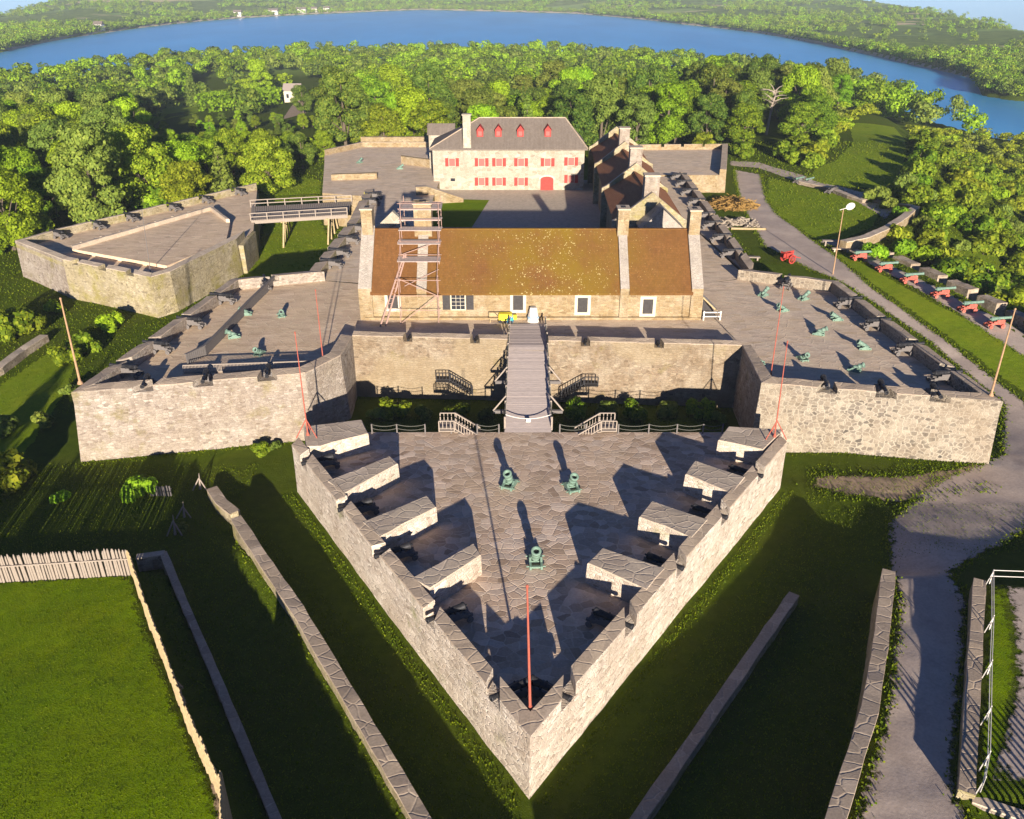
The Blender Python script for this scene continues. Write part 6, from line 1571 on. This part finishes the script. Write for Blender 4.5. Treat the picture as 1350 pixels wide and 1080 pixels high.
    v=np.stack([c-d*w,c+d*w,c+d*w*.5+ln,c-d*w*.4+ln*.9],1).reshape(-1,3)
    me=cloud_mesh('grass_tufts',v,M_TUFT); o=bpy.data.objects.new('grass_tufts',me); COL.objects.link(o); tag(o,'short grass blades and weeds of the near ground',kind='stuff'); print('tufts',n)
tufts()
put(SMOR,W(474,215,T_FORT),math.radians(60),'small dark gun in the middle of the left rear deck',group='guns on the left rear deck')
put(SMOR,W(527,223,T_FORT),math.radians(20),'small dark gun at the step of the left rear deck, toward the red windows',group='guns on the left rear deck')

# small pale houses on the far shore
for k,(px,py,l) in enumerate(((322,16,'tiny white house on the far shore, left of the others'),(368,15,'tiny white house with dark roof on the far shore, second from the left'),(404,17,'tiny white barn on the far shore, middle of the row'),(421,16,'tiny tan house on the far shore, right of the white barn'),(437,17,'tiny white cottage on the far shore, right end of the row'),(140,36,'tiny white house alone on the far left shore'))):
    a=bear(px); y=float(np.interp(a,FDa,FD))+22; x=a*y; z=z1(x,y); w=[14,18,20,12,12,10][k]
    hs=thing('far_house',l,'house',(x,y,z)); m=MB(); m.box((x,y,z+3.5),(w,9,7.5)); m.build('wall',[M_WHITEP],hs)
    m=MB(); m.add([(x-w/2-.6,y-5,z+7.2),(x+w/2+.6,y-5,z+7.2),(x+w/2+.6,y,z+11),(x-w/2-.6,y,z+11),(x+w/2+.6,y+5,z+7.2),(x-w/2-.6,y+5,z+7.2)],[(0,1,2,3),(3,2,4,5),(0,3,5),(1,4,2)]); m.build('roof',[M_ROOFG],hs)
# pale stony beach along the far shore
m=MB(); vs=[]; A_=np.linspace(bear(-120),bear(1286),150)
for a in A_:
    fd=float(np.interp(a,FDa,FD)); vs+=[(a*(fd-2),fd-2,LAKE+.05),(a*(fd+7+.004*fd),fd+7+.004*fd,LAKE+1.0+.001*fd)]
m.add(vs,[(2*i,2*i+2,2*i+3,2*i+1) for i in range(len(A_)-1)]); o=m.build('far_beach',M_PARADE); tag(o,kind='structure')

for k,(x,y,q,l) in enumerate(((-35.5,21,.56,'small unseen conifer left of the lawn, added for its shade'),(-39.5,18,.85,'mid sized unseen conifer left of the lawn, added for its shade'),(-43.5,17,.98,'tallest unseen conifer left of the lawn, added for its shade'))):  # conifers added out of view to darken the left grass bank
    plant('fir_a',(x,y,1.0),q,l,'tree',name='conifer')
# ------------------------------------------------------------------ light, sky, camera
def setup():
    w=bpy.data.worlds.new('World'); SC.world=w; w.use_nodes=True; nt=w.node_tree; nt.nodes.clear()
    sky=nt.nodes.new('ShaderNodeTexSky'); sky.sky_type='NISHITA'; sky.sun_disc=False; sky.sun_elevation=SUN_EL; sky.sun_rotation=SUN_AZ; sky.altitude=50; sky.air_density=.45; sky.dust_density=.05; sky.ozone_density=2.0
    bg=nt.nodes.new('ShaderNodeBackground'); bg.inputs['Strength'].default_value=WORLD_STRENGTH
    out=nt.nodes.new('ShaderNodeOutputWorld'); tn=nt.nodes.new('ShaderNodeMix'); tn.data_type='RGBA'; tn.blend_type='MULTIPLY'; tn.inputs['Factor'].default_value=1; tn.inputs[7].default_value=(.72,.92,1.28,1); nt.links.new(sky.outputs[0],tn.inputs[6]); nt.links.new(tn.outputs[2],bg.inputs[0]); nt.links.new(bg.outputs[0],out.inputs[0])
    l=bpy.data.lights.new('sun','SUN'); l.energy=SUN_STRENGTH; l.angle=math.radians(.5); l.color=(1,.89,.735)
    o=bpy.data.objects.new('sun',l); COL.objects.link(o)
    d=Vector((math.sin(SUN_AZ)*math.cos(SUN_EL),math.cos(SUN_AZ)*math.cos(SUN_EL),math.sin(SUN_EL)))
    o.rotation_euler=d.to_track_quat('Z','Y').to_euler(); o.location=(30,-60,60)
    c=bpy.data.cameras.new('camera'); c.sensor_fit='HORIZONTAL'; c.sensor_width=36; c.lens=36*FPX/1350; c.clip_end=20000; c.clip_start=.5
    co=bpy.data.objects.new('camera',c); COL.objects.link(co); co.location=(0,0,HC); co.rotation_euler=(PI/2-TILT,0,0); SC.camera=co
    vs=SC.view_settings; vs.view_transform='Standard'; vs.look='None'; vs.exposure=EXPOSURE; vs.gamma=1
    SC.render.engine='CYCLES'; SC.cycles.max_bounces=6; SC.cycles.diffuse_bounces=2; SC.cycles.transparent_max_bounces=4; SC.cycles.use_denoising=True
WORLD_STRENGTH=.05; SUN_STRENGTH=5.0; EXPOSURE=1.15
setup()

def haze():
    m=bpy.data.materials.new('haze_air'); m.use_nodes=True; t=m.node_tree; t.nodes.clear(); o=t.nodes.new('ShaderNodeOutputMaterial'); v=t.nodes.new('ShaderNodeVolumePrincipled')
    v.inputs['Color'].default_value=(.72,.82,.95,1); v.inputs['Density'].default_value=HAZE; v.inputs['Anisotropy'].default_value=.0; t.links.new(v.outputs[0],o.inputs['Volume'])
    b=MB(); b.box((0,1500,-30),(7200,3800,190)); ob=b.build('haze',[m]); tag(ob,'thin blue evening air over the lake and hills',kind='stuff')
HAZE=.00014
haze()
